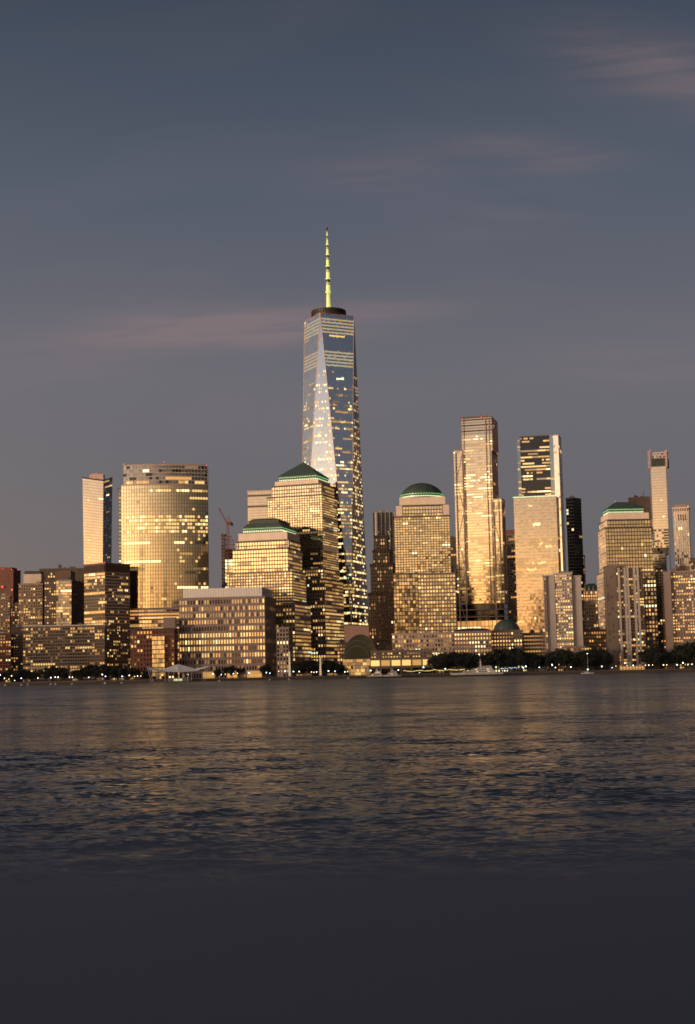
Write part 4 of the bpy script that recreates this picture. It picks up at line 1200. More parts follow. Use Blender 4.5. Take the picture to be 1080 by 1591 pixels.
simple('plain_office_block', 'plain brown low block below the pink-fronted glass tower', 'building', 810, None, 853, 985, 1495, 1, style(STONE_D, [G_CLEAR], .3, .6, 3, 4, lit=.08, run=.9, dep=.4, indiv=True), depth=26, pr=1000)

# ---- right group
def gateway_a():
    D = 1420
    b = Building('apartment_slab', 'pale apartment slab with blank white flanks around a lit window strip, left of the gap in the skyline', 'building', org(875, D))
    P_ = style(CONC, [CONC], .3, .04, 3, 2.9, lit=0, dep=.2, spin=False)
    b.tier(845.5, None, 863.5, 895, D, 2, P_, pr=950, depth=18, cw=20, lip=False)
    W = HOMEB(CONC, lit=.5, cw=2.35, fh=2.85)
    b.tier(863.5, None, 890, 892, D - 1, 2, W, pr=950, depth=20, lip=False)
    b.tier(890, None, 904.5, 896, D, 2, P_, pr=950, depth=18, cw=20, lip=False)
    Ws = HOMEB(CONC_P, lit=.05, cw=2.6, fh=2.85)
    b.tier(846.5, None, 850.5, 897, D - 1.5, 2, Ws, pr=950, depth=3, lip=False)
    m = MB(); fp, _ = footprint(867, None, 890, D + 3, 0, 890, 12); m.poly(fp, zat(878, 893, D), zat(878, 888, D), CONC_P); m.box(fp[0] + V((6, 5)), 5, 5, zat(878, 888, D), zat(878, 886.5, D), METAL_G); part(b.t, 'penthouse', m)
    b.tier(875, None, 909, 1006, D - 12, 2, HOMEB(CONC_P, lit=.06, cw=3.4), pr=1015, depth=10)
    b.finish()
gateway_a()
def gateway_b():
    D = 1410
    b = Building('apartment_slab', 'pale apartment slab with three white pilasters between dark balconies, in front of the cut-off pyramid roof tower', 'building', org(975, D))
    W = style(BRICK, [G_DARK, G_CLEAR], .2, .42, 2.0, 2.85, lit=.34, run=.4, mix=HOME, indiv=True, dep=.5,
              side=style(STONE_D, [G_DARK], .6, .3, 3.2, 2.85, lit=.03, dep=.3, indiv=True))
    b.tier(943.5, 961, 1003, 886, D, -48, W, pr=955, depth=None, lip=False) if False else None
    fp, z0, z1 = b.tier(960, None, 1001.5, 884, D, -6, W, pr=955, depth=22, lip=False)
    b.tier(943.5, None, 961, 881, D + 3, -6, style(STONE_D, [STONE_D, BRICK], .3, .06, 3.2, 2.85, lit=.0, g0=.8, dep=.3), pr=955, depth=22, lip=False)
    m = MB()
    a, q = offset(fp, 1.0)[0], offset(fp, 1.0)[1]
    for u in (.12, .33, .43, .66, .78):
        p = a.lerp(q, u); mm = MB(); mm.box(p, 2.2, 1.8, BASE, z1 + 1.5, CONC, -.1); part(b.t, 'pilaster', mm)
    m = MB()
    for L, R, y in ((944, 973, 876.5), (973, 992, 881.5)):
        f2, _ = footprint(L, None, R, D + 8, -.1, 880, 10); m.poly(f2, z1 - 4, zat((L + R) / 2, y, D + 8), STONE_D)
    part(b.t, 'penthouse', m)
    m = MB(); f3, _ = footprint(963, None, 1001, D - 5, -.05, 1030, 5); m.poly(f3, BASE, BASE + 3.4, LIT[1]); m.poly(offset(f3, .5), BASE + 3.4, BASE + 4.2, CONC)
    for k in range(9): m.box(offset(f3, .2)[0].lerp(offset(f3, .2)[1], k / 8), .7, .7, BASE, BASE + 3.4, CONC)
    part(b.t, 'lit_lobby', m)
    b.finish()
gateway_b()
def gateway_c():
    D = 1400
    b = Building('apartment_slab', 'pink apartment slab with a stepped brown penthouse at the right edge', 'building', org(1060, D))
    P_ = style(CONC_P, [CONC_P], .3, .04, 3, 2.9, lit=0, dep=.2, spin=False)
    b.tier(1033, None, 1044.5, 890, D + 1, 2, P_, pr=950, depth=18, cw=20, lip=False)
    fp, z0, z1 = b.tier(1044.5, None, 1102, 888, D, 2, HOMEB(CONC_P, lit=.38, cw=2.3, fh=2.85), pr=950, depth=20, lip=False)
    m = MB()
    for L, R, y in ((1041, 1052, 884), (1050, 1072, 879.5), (1056, 1066, 878)):
        f2, _ = footprint(L, None, R, D + 4, 0, 885, 10); m.poly(f2, z1 - 2, zat((L + R) / 2, y, D + 4), BRICK)
    part(b.t, 'penthouse', m)
    b.finish()
gateway_c()
simple('brown_brick_slab', 'narrow dark brown building between the pilastered slab and the pink slab', 'building', 1021, None, 1037, 884, 1530, 2, HOMEB(BRICK, lit=.12), depth=22, pr=950)
def ex(b, r):
    fp, z0, z1 = r; m = MB()
    m.prism([V((p[0], p[1], z1 + 1)) for p in offset(fp, .5)], [V((p[0], p[1], z1 + 9)) for p in offset(fp, -5)], COPPER); part(b.t, 'hipped_roof', m)
    m = MB()
    for u in (.1, .35, .62, .9):
        p = fp[0].lerp(fp[1], u); m.lathe((p.x, p.y - .6), [(.9, z1 - 5), (.9, z1 + 2), (.05, z1 + 6)], STONE_L, 6)
    part(b.t, 'pinnacle', m)
simple('hip_roofed_building', 'ornate gold-lit building with a dark hipped roof seen in the gap of the skyline', 'building', 908, None, 933, 918, 1700, 2, style(BRICK_T, [G_GOLD, G_CLEAR], .4, .3, 2.6, 4, lit=.4, mix=HOME, indiv=True, dep=.4), depth=24, pr=960, extra=ex)
simple('low_brick_block', 'low brown brick block with rows of lit windows, right of the white flanked slab', 'building', 900, None, 946, 980, 1450, 1, HOMEB(BRICK, lit=.42, cw=2.4, fh=4.2, run=.75), depth=22, pr=1000)
# ------------------------------------------------------------------ water, land, quay
def water_mat():
    m = bpy.data.materials.new('river_water'); m.use_nodes = True
    nt = m.node_tree; b = nt.nodes['Principled BSDF']; N, Lk = nt.nodes, nt.links
    b.inputs['Base Color'].default_value = (.014, .022, .032, 1)
    b.inputs['IOR'].default_value = 1.33
    geo = N.new('ShaderNodeNewGeometry')
    # mid-river is ruffled by the wind, the lee of the near bank is smoother
    sy = N.new('ShaderNodeSeparateXYZ'); Lk.new(geo.outputs['Position'], sy.inputs[0])
    wr = N.new('ShaderNodeMapRange'); wr.inputs[1].default_value = 90; wr.inputs[2].default_value = 700
    wr.inputs[3].default_value = .12; wr.inputs[4].default_value = .27
    Lk.new(sy.outputs[1], wr.inputs[0]); Lk.new(wr.outputs[0], b.inputs['Roughness'])
    def slope(sx, sy, amp, det):
        mp = N.new('ShaderNodeMapping'); mp.inputs['Scale'].default_value = (sx, sy, 1)
        Lk.new(geo.outputs['Position'], mp.inputs[0])
        nz = N.new('ShaderNodeTexNoise'); nz.inputs['Scale'].default_value = 1; nz.inputs['Detail'].default_value = det; nz.inputs['Distortion'].default_value = .4
        Lk.new(mp.outputs[0], nz.inputs['Vector'])
        s = N.new('ShaderNodeVectorMath'); s.operation = 'SUBTRACT'; s.inputs[1].default_value = (.5, .5, .5)
        Lk.new(nz.outputs['Color'], s.inputs[0])
        k = N.new('ShaderNodeVectorMath'); k.operation = 'MULTIPLY'; k.inputs[1].default_value = (amp * 1.15, amp, 0)
        Lk.new(s.outputs[0], k.inputs[0]); return k.outputs[0]
    a, c = slope(2.6, 5.0, WAVE_A, 3), slope(.08, .11, WAVE_B, 3)
    a2_ = slope(.33, .55, WAVE_C, 3); a3 = slope(.030, .026, WAVE_D, 3)
    dq = N.new('ShaderNodeVectorMath'); Lk.new(a2_, dq.inputs[0]); Lk.new(a3, dq.inputs[1]); a2 = dq.outputs[0]
    d0 = N.new('ShaderNodeVectorMath'); Lk.new(a, d0.inputs[0]); Lk.new(a2, d0.inputs[1])
    d = N.new('ShaderNodeVectorMath'); Lk.new(d0.outputs[0], d.inputs[0]); Lk.new(c, d.inputs[1])
    e = N.new('ShaderNodeVectorMath'); Lk.new(d.outputs[0], e.inputs[0]); Lk.new(geo.outputs['Normal'], e.inputs[1])
    lean = N.new('ShaderNodeVectorMath'); lean.inputs[1].default_value = (0, -.06, 0); Lk.new(e.outputs[0], lean.inputs[0]); e = lean   # steeper wave faces towards the near bank
    n = N.new('ShaderNodeVectorMath'); n.operation = 'NORMALIZE'; Lk.new(e.outputs[0], n.inputs[0])
    Lk.new(n.outputs[0], b.inputs['Normal'])
    return m
WAVE_A, WAVE_B, WAVE_C, WAVE_D = 2.0, .65, .85, .35
SHORE = 1352.0

def build_water():
    r2 = np.random.RandomState(5)
    waves = []
    for k in range(64):
        lam = .35 * (5.5 / .35) ** (k / 63.) * r2.uniform(.9, 1.1)
        th = r2.normal(.25, .55) + PI / 2
        waves.append((lam, th, r2.uniform(0, 2 * PI), .0034 * lam ** .62 * r2.uniform(.5, 1.4)))
    def height(X, Y, sp):
        h = np.zeros_like(X)
        for lam, th, ph, am in waves:
            fade = np.clip(lam / (sp * 3.0) - .6, 0, 1)
            if fade.max() <= 0: continue
            q = 2 * PI / lam * (X * math.cos(th) + Y * math.sin(th)) + ph
            h += fade * am * (np.sin(q) + .22 * np.cos(2 * q))
        return h
    verts, faces = [], []
    radii = []
    r = 13.0
    while r < 1500:
        radii.append(r); r += max(.13, r * r / (4.4 * 1426) * .75) if r < 420 else r * .05
    radii.append(1500.)
    radii = np.array(radii); NA = 620
    ang = np.linspace(-math.radians(21), math.radians(21), NA)
    R, A = np.meshgrid(radii, ang, indexing='ij')
    X, Y = R * np.sin(A), R * np.cos(A)
    sp = np.maximum(np.gradient(radii)[:, None] * np.ones_like(A), R * (ang[1] - ang[0]))
    Z = height(X, Y, sp)
    n = len(radii)
    edge = np.ones_like(Z); edge[:, 0] = edge[:, -1] = 0; edge[0] = 0; edge[-1] = 0
    Z = Z * edge
    vs = np.stack([X, Y, Z], -1).reshape(-1, 3)
    i = np.arange(n - 1)[:, None] * NA + np.arange(NA - 1)[None]
    q = np.stack([i, i + 1, i + NA + 1, i + NA], -1).reshape(-1, 4)
    # skirt: the rest of the river as a coarse sheet sharing the same level
    me = bpy.data.meshes.new('river')
    base = len(vs); big = 5000.
    a0, a1 = math.radians(-21), math.radians(21)
    extra = [(0, .62, 0), (13 * math.sin(a0), 13 * math.cos(a0), 0), (13 * math.sin(a1), 13 * math.cos(a1), 0),
             (1500 * math.sin(a0), 1500 * math.cos(a0), 0), (1500 * math.sin(a1), 1500 * math.cos(a1), 0),
             (-big, 0.62, 0), (-big, 1400, 0), (big, .62, 0), (big, 1400, 0)]
    allv = np.concatenate([vs, np.array(extra)])
    polys = [tuple(x) for x in q[:, ::-1].tolist()]
    e = lambda k: base + k
    polys += [(e(0), e(2), e(1)), (e(5), e(0), e(1), e(3), e(6)), (e(0), e(7), e(8), e(4), e(2))]
    me.from_pydata(allv.tolist(), [], polys)
    me.materials.append(water_mat()); me.update()
    me.polygons.foreach_set('use_smooth', [True] * len(me.polygons))
    o = bpy.data.objects.new('river', me); C.objects.link(o); o['kind'] = 'structure'
    print('water verts', len(allv))
build_water()

m = MB(); m.poly([V((-5000, SHORE + 6)), V((5000, SHORE + 6)), V((5000, 6000)), V((-5000, 6000))], -3, BASE, mat('city_ground', (.06, .052, .046), .9, var=.2)); setting('ground', m)
m = MB(); m.poly([V((-2500, SHORE)), V((2500, SHORE)), V((2500, SHORE + 5.99)), V((-2500, SHORE + 5.99))], -3, BASE - .3, mat('seawall_stone', (.06, .048, .042), .85, var=.25, scale=.4))
m.poly([V((-2500, SHORE - .4)), V((2500, SHORE - .4)), V((2500, SHORE + 1)), V((-2500, SHORE + 1))], BASE - .3, BASE + .15, mat('seawall_cap', (.16, .13, .115), .8, var=.2, scale=.3))
setting('seawall', m)
m = MB(); m.poly([V((-2500, SHORE + 1.01)), V((2500, SHORE + 1.01)), V((2500, SHORE + 20)), V((-2500, SHORE + 20))], BASE - .2, BASE + .02, mat('esplanade_paving', (.11, .09, .08), .85, var=.2)); setting('esplanade', m)
# railing along the esplanade
def railing():
    t = thing('esplanade_railing', 'thin metal railing along the far waterfront esplanade', 'railing', (0, SHORE + 1.5, BASE))
    m = MB()
    x0, x1 = -360, 360
    for z in (.5, .85, 1.15): m.bar((x0, SHORE + 1.5, BASE + z), (x1, SHORE + 1.5, BASE + z), .09, METAL_D)
    part(t, 'rail', m)
    m = MB(); x = x0
    while x <= x1: m.bar((x, SHORE + 1.5, BASE), (x, SHORE + 1.5, BASE + 1.2), .12, METAL_D); x += 3
    part(t, 'railing_post', m, kind='stuff')
railing()

# ------------------------------------------------------------------ near bank: parapet, promenade, and unseen towers behind us, sized for reflections and shade
m = MB()
PZ = CAM.z - .0298
pm = mat('parapet_stone', (.108, .113, .138), .8, var=.45, scale=2.2)
prof = [(-.30, PZ - 1.1), (-.30, PZ - .012), (-.288, PZ), (.288, PZ), (.30, PZ - .012), (.30, PZ - 6)]
for (y0, z0), (y1, z1) in zip(prof, prof[1:]):
    m.face((V((-9, y0, z0)), V((9, y0, z0)), V((9, y1, z1)), V((-9, y1, z1)))[::-1], pm)
for x in (-9, 9):
    pts = [V((x, y, z)) for y, z in prof]; m.face(pts if x > 0 else pts[::-1], pm)
single('parapet_wall', m, 'dark stone parapet top out of focus across the bottom of the picture', 'wall', (0, 0.30, PZ - 1.1))
m = MB(); m.poly([V((-5000, -2500)), V((5000, -2500)), V((5000, -.301)), V((-5000, -.301))], -3, PZ - 1.1, mat('promenade_paving', (.12, .10, .09), .85, var=.2)); setting('promenade', m)
def near_towers():
    r3 = random.Random(21)
    spec = []
    x = -3500
    while x < 1500:
        w = r3.uniform(35, 75); h = r3.choice((50, 70, 90, 110, 140, 165, 190) if abs(x) < 900 else (120, 135, 150, 170) if x < -1400 else (40, 55, 70, 90, 110, 140, 165)) * r3.uniform(.85, 1.2)  # unseen row, raised and packed at far left to shade lower facades
        spec.append((x, -r3.uniform(70, 420), w, h)); x += w + (r3.uniform(4, 22) if x < -1400 else r3.uniform(10, 90))
    tall = [(-690, -150, 60, 335), (-225, -150, 42, 205), (20, -170, 72, 245), (-1390, -170, 72, 320), (300, -200, 50, 150)]  # unseen; heights stretched so their reflections darken the glass fronts
    spec = [q for q in spec if all(abs(q[0] - t[0]) > (q[2] + t[2]) / 2 + 4 for t in tall)] + tall
    for X, Yq, w, h in spec:
        b = MB(); b.box((X, Yq), w, w * .7, PZ - 1.1, h * .82, BRICK_D); b.box((X + w * .08, Yq), w * .7, w * .5, h * .82, h, METAL_D); b.box((X, Yq), w * .25, w * .2, h, h + 5, METAL_D)
        single('near_shore_tower', b, 'unseen dark tower of the near shore, sized for its reflection and shade', 'skyscraper', (X, Yq, PZ - 1.1), 'towers of the near shore')
near_towers()

# ------------------------------------------------------------------ trees
LEAF = [mat('dark_foliage', (.014, .017, .009), .7, var=.3, scale=.5), mat('mid_foliage', (.021, .023, .012), .7, var=.3, scale=.5), mat('deep_foliage', (.008, .010, .007), .75, var=.3, scale=.5)]
BARK = mat('bark', (.03, .022, .017), .9, var=.2)
def tree_meshes(seed, H, W):
    r = random.Random(seed); tr = MB(); cr = MB()
    tr.lathe((0, 0), [(.34, 0), (.26, H * .2), (.2, H * .45), (.08, H * .75)], BARK, 7)
    clumps = []
    for k in range(15):
        a = r.uniform(0, 2 * PI); rad = W / 2 * math.sqrt(r.random()) * .72; z = H * r.uniform(.34, .84)
        rad *= 1.05 - abs(z / H - .55) * .9
        clumps.append((V((rad * math.cos(a), rad * math.sin(a), z)), W * r.uniform(.14, .24)))
    clumps.append((V((r.uniform(-.5, .5), 0, H * .86)), W * .15))
    for c, s in clumps[:8]: tr.bar((0, 0, H * r.uniform(.2, .42)), c, .16, BARK, .05)
    for c, s in clumps:
        mm = r.choice(LEAF)
        for _ in range(105):
            d = V((r.gauss(0, 1), r.gauss(0, 1), r.gauss(0, .75))).normalized() * s * r.random() ** .4
            p = c + d; q = r.uniform(.28, .6)
            n = V((r.gauss(0, 1), r.gauss(0, 1), r.gauss(0, 1))).normalized(); u = n.orthogonal().normalized() * q; w = n.cross(u) * .7
            cr.face((p - u, p - w, p + u, p + w), mm)
    return tr.mesh('trunk'), cr.mesh('crown')
KINDS = [tree_meshes(1, 12.5, 11), tree_meshes(2, 14.5, 12), tree_meshes(3, 11, 9.5), tree_meshes(4, 16, 12.5), tree_meshes(5, 13, 13)]
KH = [12.5, 14.5, 11, 16, 13]
def tree(px, ytop, D, label, group, yb=None):
    p = at(px, 1040, D); h = max(5., zat(px, ytop, D) - BASE)
    k = rng.randrange(5); s = h / KH[k]
    t = thing('tree', label, 'tree', (p.x, D, BASE), group)
    t.rotation_euler = (0, 0, rng.uniform(0, 6.28)); w = max(s, .75) * rng.uniform(.95, 1.15)
    t.scale = (w, w, s)
    for nm, me in zip(('trunk', 'crown'), KINDS[k]):
        o = bpy.data.objects.new(nm, me); C.objects.link(o); o.parent = t
def trees(x0, x1, prof, label, group, step=9.5, D=1384):
    if x0 > 660: prof = [(a, b - 3.5) for a, b in prof]
    x = x0
    while x <= x1:
        y = np.interp(x, [a for a, _ in prof], [b for _, b in prof])
        tree(x + rng.uniform(-1.5, 1.5), y + rng.uniform(0, 3.5), D + rng.uniform(-5, 7), label, group); x += step * rng.uniform(.8, 1.2)
    x = x0 + 4
    while x <= x1:
        y = np.interp(x, [a for a, _ in prof], [b for _, b in prof])
        tree(x, y + 7 + rng.uniform(0, 3), D - 9 + rng.uniform(-3, 3), label, group); x += step * 1.35
trees(-4, 62, [(0, 1041), (30, 1036), (45, 1041), (62, 1036)], 'dark leafy tree on the esplanade at the left end of the far shore', 'trees at the left end of the far shore')
trees(70, 104, [(64, 1037), (76, 1031), (90, 1030), (105, 1036)], 'dark leafy tree in the left clump before the long grey apartment block', 'trees in the left clump')
trees(118, 226, [(114, 1041), (126, 1034), (141, 1029), (160, 1031), (185, 1032), (205, 1036), (226, 1040)], 'dark leafy tree left of the white tent canopy', 'trees left of the canopy')
trees(338, 376, [(338, 1036), (348, 1034), (372, 1031), (378, 1034)], 'small dark tree standing before the pinkish block with the pale rooftop screen', 'trees before the stone office block', step=13)
trees(408, 424, [(408, 1032), (415, 1030), (424, 1034)], 'small dark tree left of the left floodlit pylon', 'trees left of the pylons', step=8)
trees(455, 536, [(452, 1028), (470, 1023), (500, 1021), (520, 1024), (540, 1036)], 'dark leafy tree near the floodlit pylons', 'trees around the pylons')
trees(675, 756, [(671, 1019), (690, 1015), (715, 1013), (740, 1014), (757, 1017)], 'dark leafy tree behind the big white yacht', 'trees behind the big yacht')
trees(762, 842, [(760, 1012), (776, 1008), (792, 1008), (808, 1009), (820, 1017), (842, 1016)], 'dark leafy tree right of the big white yacht', 'trees right of the big yacht')
trees(848, 896, [(846, 1022), (862, 1010), (876, 1008), (890, 1011), (897, 1020)], 'dark leafy tree below the slab with blank white flanks', 'trees below the white flanked slab')
trees(906, 948, [(902, 1014), (915, 1007), (935, 1008), (949, 1016)], 'dark leafy tree right of the sailing boat', 'trees right of the sailing boat')
trees(1004, 1038, [(1002, 1012), (1012, 1007), (1030, 1008), (1040, 1016)], 'dark leafy tree right of the pilastered slab', 'trees right of the pilastered slab')
trees(1046, 1090, [(1044, 1014), (1058, 1002), (1075, 998), (1090, 998)], 'dark leafy tree below the pink slab at the right edge', 'trees below the pink slab')
trees(634, 664, [(634, 1042), (664, 1042)], 'tiny dark tree at the foot of the harbour arcade', 'small trees of the arcade', step=12)

# ------------------------------------------------------------------ street lamps (one built, then copied with its parts)
def lamp_meshes(lm, r=.42):
    p, g = MB(), MB()
    p.lathe((0, 0), [(.2, 0), (.2, .5), (.09, .7), (.07, 4.0)], METAL_D, 6)
    p.lathe((0, 0), [(.3, 4.0), (.42, 4.12), (.1, 4.2)], METAL_D, 8)
    g.lathe((0, 0), [(.1, 4.2), (r * .8, 4.2 + r * .5), (r, 4.2 + r), (r * .75, 4.2 + r * 1.6), (.05, 4.2 + 2 * r)], lm, 10)
    return p.mesh('post'), g.mesh('lamp_globe')
LM = {k: lamp_meshes(m_, r) for k, m_, r in (('v', L_LAMP_V, .50), ('w', L_LAMP_W, .42), ('g', L_LAMP_G, .46), ('y', L_LAMP_Y, .4), ('b', L_LAMP_B, .45))}
LAMPS = [(0, 1049, 'v'), (7, 1054, 'w'), (14, 1055, 'y'), (18, 1050, 'y'), (23, 1057, 'w'), (33, 1054, 'v'), (59, 1053.5, 'w'), (79, 1053, 'v'), (86, 1052, 'w'), (90.5, 1052, 'w'), (108, 1052, 'w'), (112.5, 1052, 'w'), (138, 1052.5, 'v'), (159, 1048, 'w'), (164, 1051, 'v'), (190, 1051, 'v'), (201, 1049.5, 'w'), (209, 1051, 'y'), (214, 1050.5, 'w'), (219, 1050.5, 'y'), (252, 1049, 'y'), (292, 1048, 'w'), (331, 1047, 'g'), (344, 1048, 'w'), (350, 1047.5, 'y'), (363, 1046.5, 'w'), (369, 1046, 'y'), (387, 1045.5, 'g'), (414, 1045, 'w'), (419.5, 1046, 'b'), (433, 1043, 'y'), (443, 1043, 'g'), (456, 1043.5, 'g'), (465, 1043.5, 'w'), (484, 1044, 'y'), (488, 1044.5, 'y'), (492, 1044, 'w'), (510.5, 1042.5, 'g'), (520.5, 1043, 'b'), (536, 1044, 'g'), (540, 1043.5, 'y'), (576, 1042, 'g'), (619, 1041, 'g'), (658, 1036.5, 'g'), (692, 1039, 'g'), (652, 1046, 'g'), (813, 1037.5, 'g'), (817, 1035.5, 'g'), (838, 1037, 'b'), (858, 1033, 'g'), (863, 1037, 'w'), (887, 1036.5, 'g'), (935, 1035.5, 'g'), (951, 1037.5, 'w'), (957, 1035, 'y'), (984, 1034, 'g'), (1003, 1033.5, 'y'), (1008, 1033.5, 'w'), (1014, 1033, 'y'), (1031, 1033, 'w'), (1036, 1033, 'y'), (1052, 1033, 'g'), (1061, 1030, 'g'), (1075, 1032, 'b')]
LAMPN = {'v': 'street lamp with a violet-white glow on the far esplanade', 'w': 'street lamp with a warm white glow on the far esplanade', 'g': 'street lamp with a greenish white glow on the far esplanade', 'y': 'street lamp with a small yellow glow on the far esplanade', 'b': 'street lamp with a bluish glow on the far esplanade'}
LAMPG = {'v': 'violet-white street lamps', 'w': 'warm white street lamps', 'g': 'greenish street lamps', 'y': 'yellow street lamps', 'b': 'bluish street lamps'}
for px, py, k in LAMPS:
    d = SHORE + 4; p = at(px, py, d)
    t = thing('street_lamp', LAMPN[k], 'street lamp', (p.x, d, BASE), LAMPG[k])
    t.scale = (1, 1, max(.35, (p.z - BASE) / 4.6))
    for nm, me in zip(('post', 'lamp_globe'), LM[k]):
        o = bpy.data.objects.new(nm, me); C.objects.link(o); o.parent = t
        if nm == 'lamp_globe': 
            pass
# ------------------------------------------------------------------ festoon of small lights along the harbour, and the blue row
def festoon(name, label, x0, y0, x1, y1, n, lm, sag, d, group=None):
    t = thing(name, label, 'string lights', (*at(x0, 1045, d).to_2d(), BASE))
    wire, bulbs = MB(), MB(); pts = []
    for k in range(n + 1):
        f = k / n; p = at(x0 + (x1 - x0) * f, y0 + (y1 - y0) * f, d); g = (f * 4) % 1
        p.z += -sag * 4 * g * (1 - g); pts.append(p)
        bulbs.lathe((p.x, p.y), [(.02, p.z - .2), (.17, p.z - .05), (.17, p.z + .1), (.02, p.z + .2)], lm, 6)
    for a, c in zip(pts, pts[1:]): wire.bar(a, c, .05, METAL_D, n=3)
    posts = MB()
    for k in range(5):
        p = pts[round(n * k / 4)]; posts.bar((p.x, p.y, BASE), (p.x, p.y, p.z + .2), .15, METAL_D)
    part(t, 'wire', wire); part(t, 'bulb', bulbs, kind='stuff'); part(t, 'post', posts)
festoon('string_lights', 'sagging string of yellow lights along the harbour edge left of the big yacht', 628, 1042, 722, 1039.5, 60, mat('festoon_bulb', (.3, .3, .2), .4, emit=(1., .72, .22), es=5), .8, SHORE + 5)
festoon('string_lights', 'short row of bluish white lights right of the big yacht', 777, 1038.5, 806, 1037, 14, L_LAMP_B, .2, SHORE + 5)

# ------------------------------------------------------------------ white tensile canopy on its floating landing
def canopy():
    D = 1336
    t = thing('ferry_canopy', 'white peaked fabric canopy over the floating ferry landing', 'canopy', (*at(277, 1050, D).to_2d(), 0))
    def P(px, py, dd=0): return at(px, py, D + dd)
    m = MB()
    def sheet(a, b, c, d, n=8, sag=.0):
        g = [[(a.lerp(b, i / n)).lerp(d.lerp(c, i / n), j / n) - V((0, 0, sag * 16 * (i / n) * (1 - i / n) * (j / n) * (1 - j / n))) for j in range(n + 1)] for i in range(n + 1)]
        for i in range(n):
            for j in range(n): m.face((g[i][j], g[i + 1][j], g[i + 1][j + 1], g[i][j + 1]), FABRIC)
    pk = P(276.5, 1032, 8); lf = P(250, 1040.5, 2); rt_ = P(304, 1039, 2); fr = P(277, 1044.5, -6); bk = P(277, 1038, 24)
    sheet(lf, fr, fr, pk, sag=.4); sheet(fr, rt_, pk, pk, sag=.4); sheet(rt_, bk, pk, pk); sheet(bk, lf, pk, pk)
    tl, tr_ = P(228, 1036, 0), P(326, 1034, 0)
    lb, rb = P(250, 1043.5, -4), P(302, 1043, -4)
    sheet(tl, P(232, 1040.5, -3), lb, lf); sheet(rt_, rb, P(320, 1038, -3), tr_)
    sheet(lf, lb, fr, fr); sheet(rt_, rb, fr, fr)
    part(t, 'fabric_roof', m)
    for x0, y0, x1 in ((229, 1037, 235), (233, 1040, 238), (325, 1035, 318), (320, 1038, 314), (257, 1043, 257), (262, 1044, 262), (270, 1044, 270), (277, 1044, 277), (284, 1044, 284), (292, 1043, 292), (298, 1043, 298)):
        b = MB(); p, q = P(x0, y0, -3), P(x1, 1058, -3); q.z = .6; b.bar(q, p, .4, WHITE); part(t, 'post', b)
    m = MB(); a, q = P(230, 1058), P(324, 1056)
    m.poly([V((a.x, D - 8)), V((q.x, D - 8)), V((q.x, D + 9)), V((a.x, D + 9))], -.6, .55, METAL_D); part(t, 'float', m)
    m = MB(); a, q = P(270, 1051), P(283, 1051); zz = P(276, 1053).z
    for k in range(5):
        x = a.x + (q.x - a.x) * (k + .1) / 5; m.box((x + .8, D - 1), 1.1, .3, 1.3, 3.0, L_WHITE)
    part(t, 'ticket_window', m)
    m = MB()
    m.poly([V((P(262, 1050).x, D)), V((P(294, 1050).x, D)), V((P(294, 1050).x, D + 6)), V((P(262, 1050).x, D + 6))], .55, 4.0, mat('landing_hut', (.16, .14, .12), .7, var=.2)); part(t, 'waiting_hut', m)
canopy()

# ------------------------------------------------------------------ floodlit pylons
def pylon(px, yt, label):
    D = SHORE + 9; p = at(px, 1043, D); h = zat(px, yt, D) - BASE
    t = thing('lit_pylon', label, 'pylon', (p.x, D, BASE))
    m = MB()
    m.prism([V((p.x + a, D + c, BASE + 1.2)) for a, c in ((-1.05, -1.05), (1.05, -1.05), (1.05, 1.05), (-1.05, 1.05))], [V((p.x + a, D + c, BASE + h * .93)) for a, c in ((-.6, -.6), (.6, -.6), (.6, .6), (-.6, .6))], L_PYLON)
    for k in range(1, 8):
        z = BASE + 1.2 + (h * .93 - 1.2) * k / 8; w = 1.15 - .5 * k / 8; m.box((p.x, D), w * 2, w * 2, z, z + .25, METAL_G)
    part(t, 'shaft', m)
    m = MB(); m.box((p.x, D), 3.4, 3.4, BASE, BASE + 1.2, STONE); part(t, 'plinth', m)
    m = MB(); m.lathe((p.x, D), [(.8, BASE + h * .93), (.9, BASE + h * .95), (.1, BASE + h)], L_PYLON, 8); part(t, 'cap', m)
pylon(450, 1012, 'slim floodlit pylon on the esplanade, left one of two')
pylon(498, 1019, 'slim floodlit pylon among dark trees, right one of two')

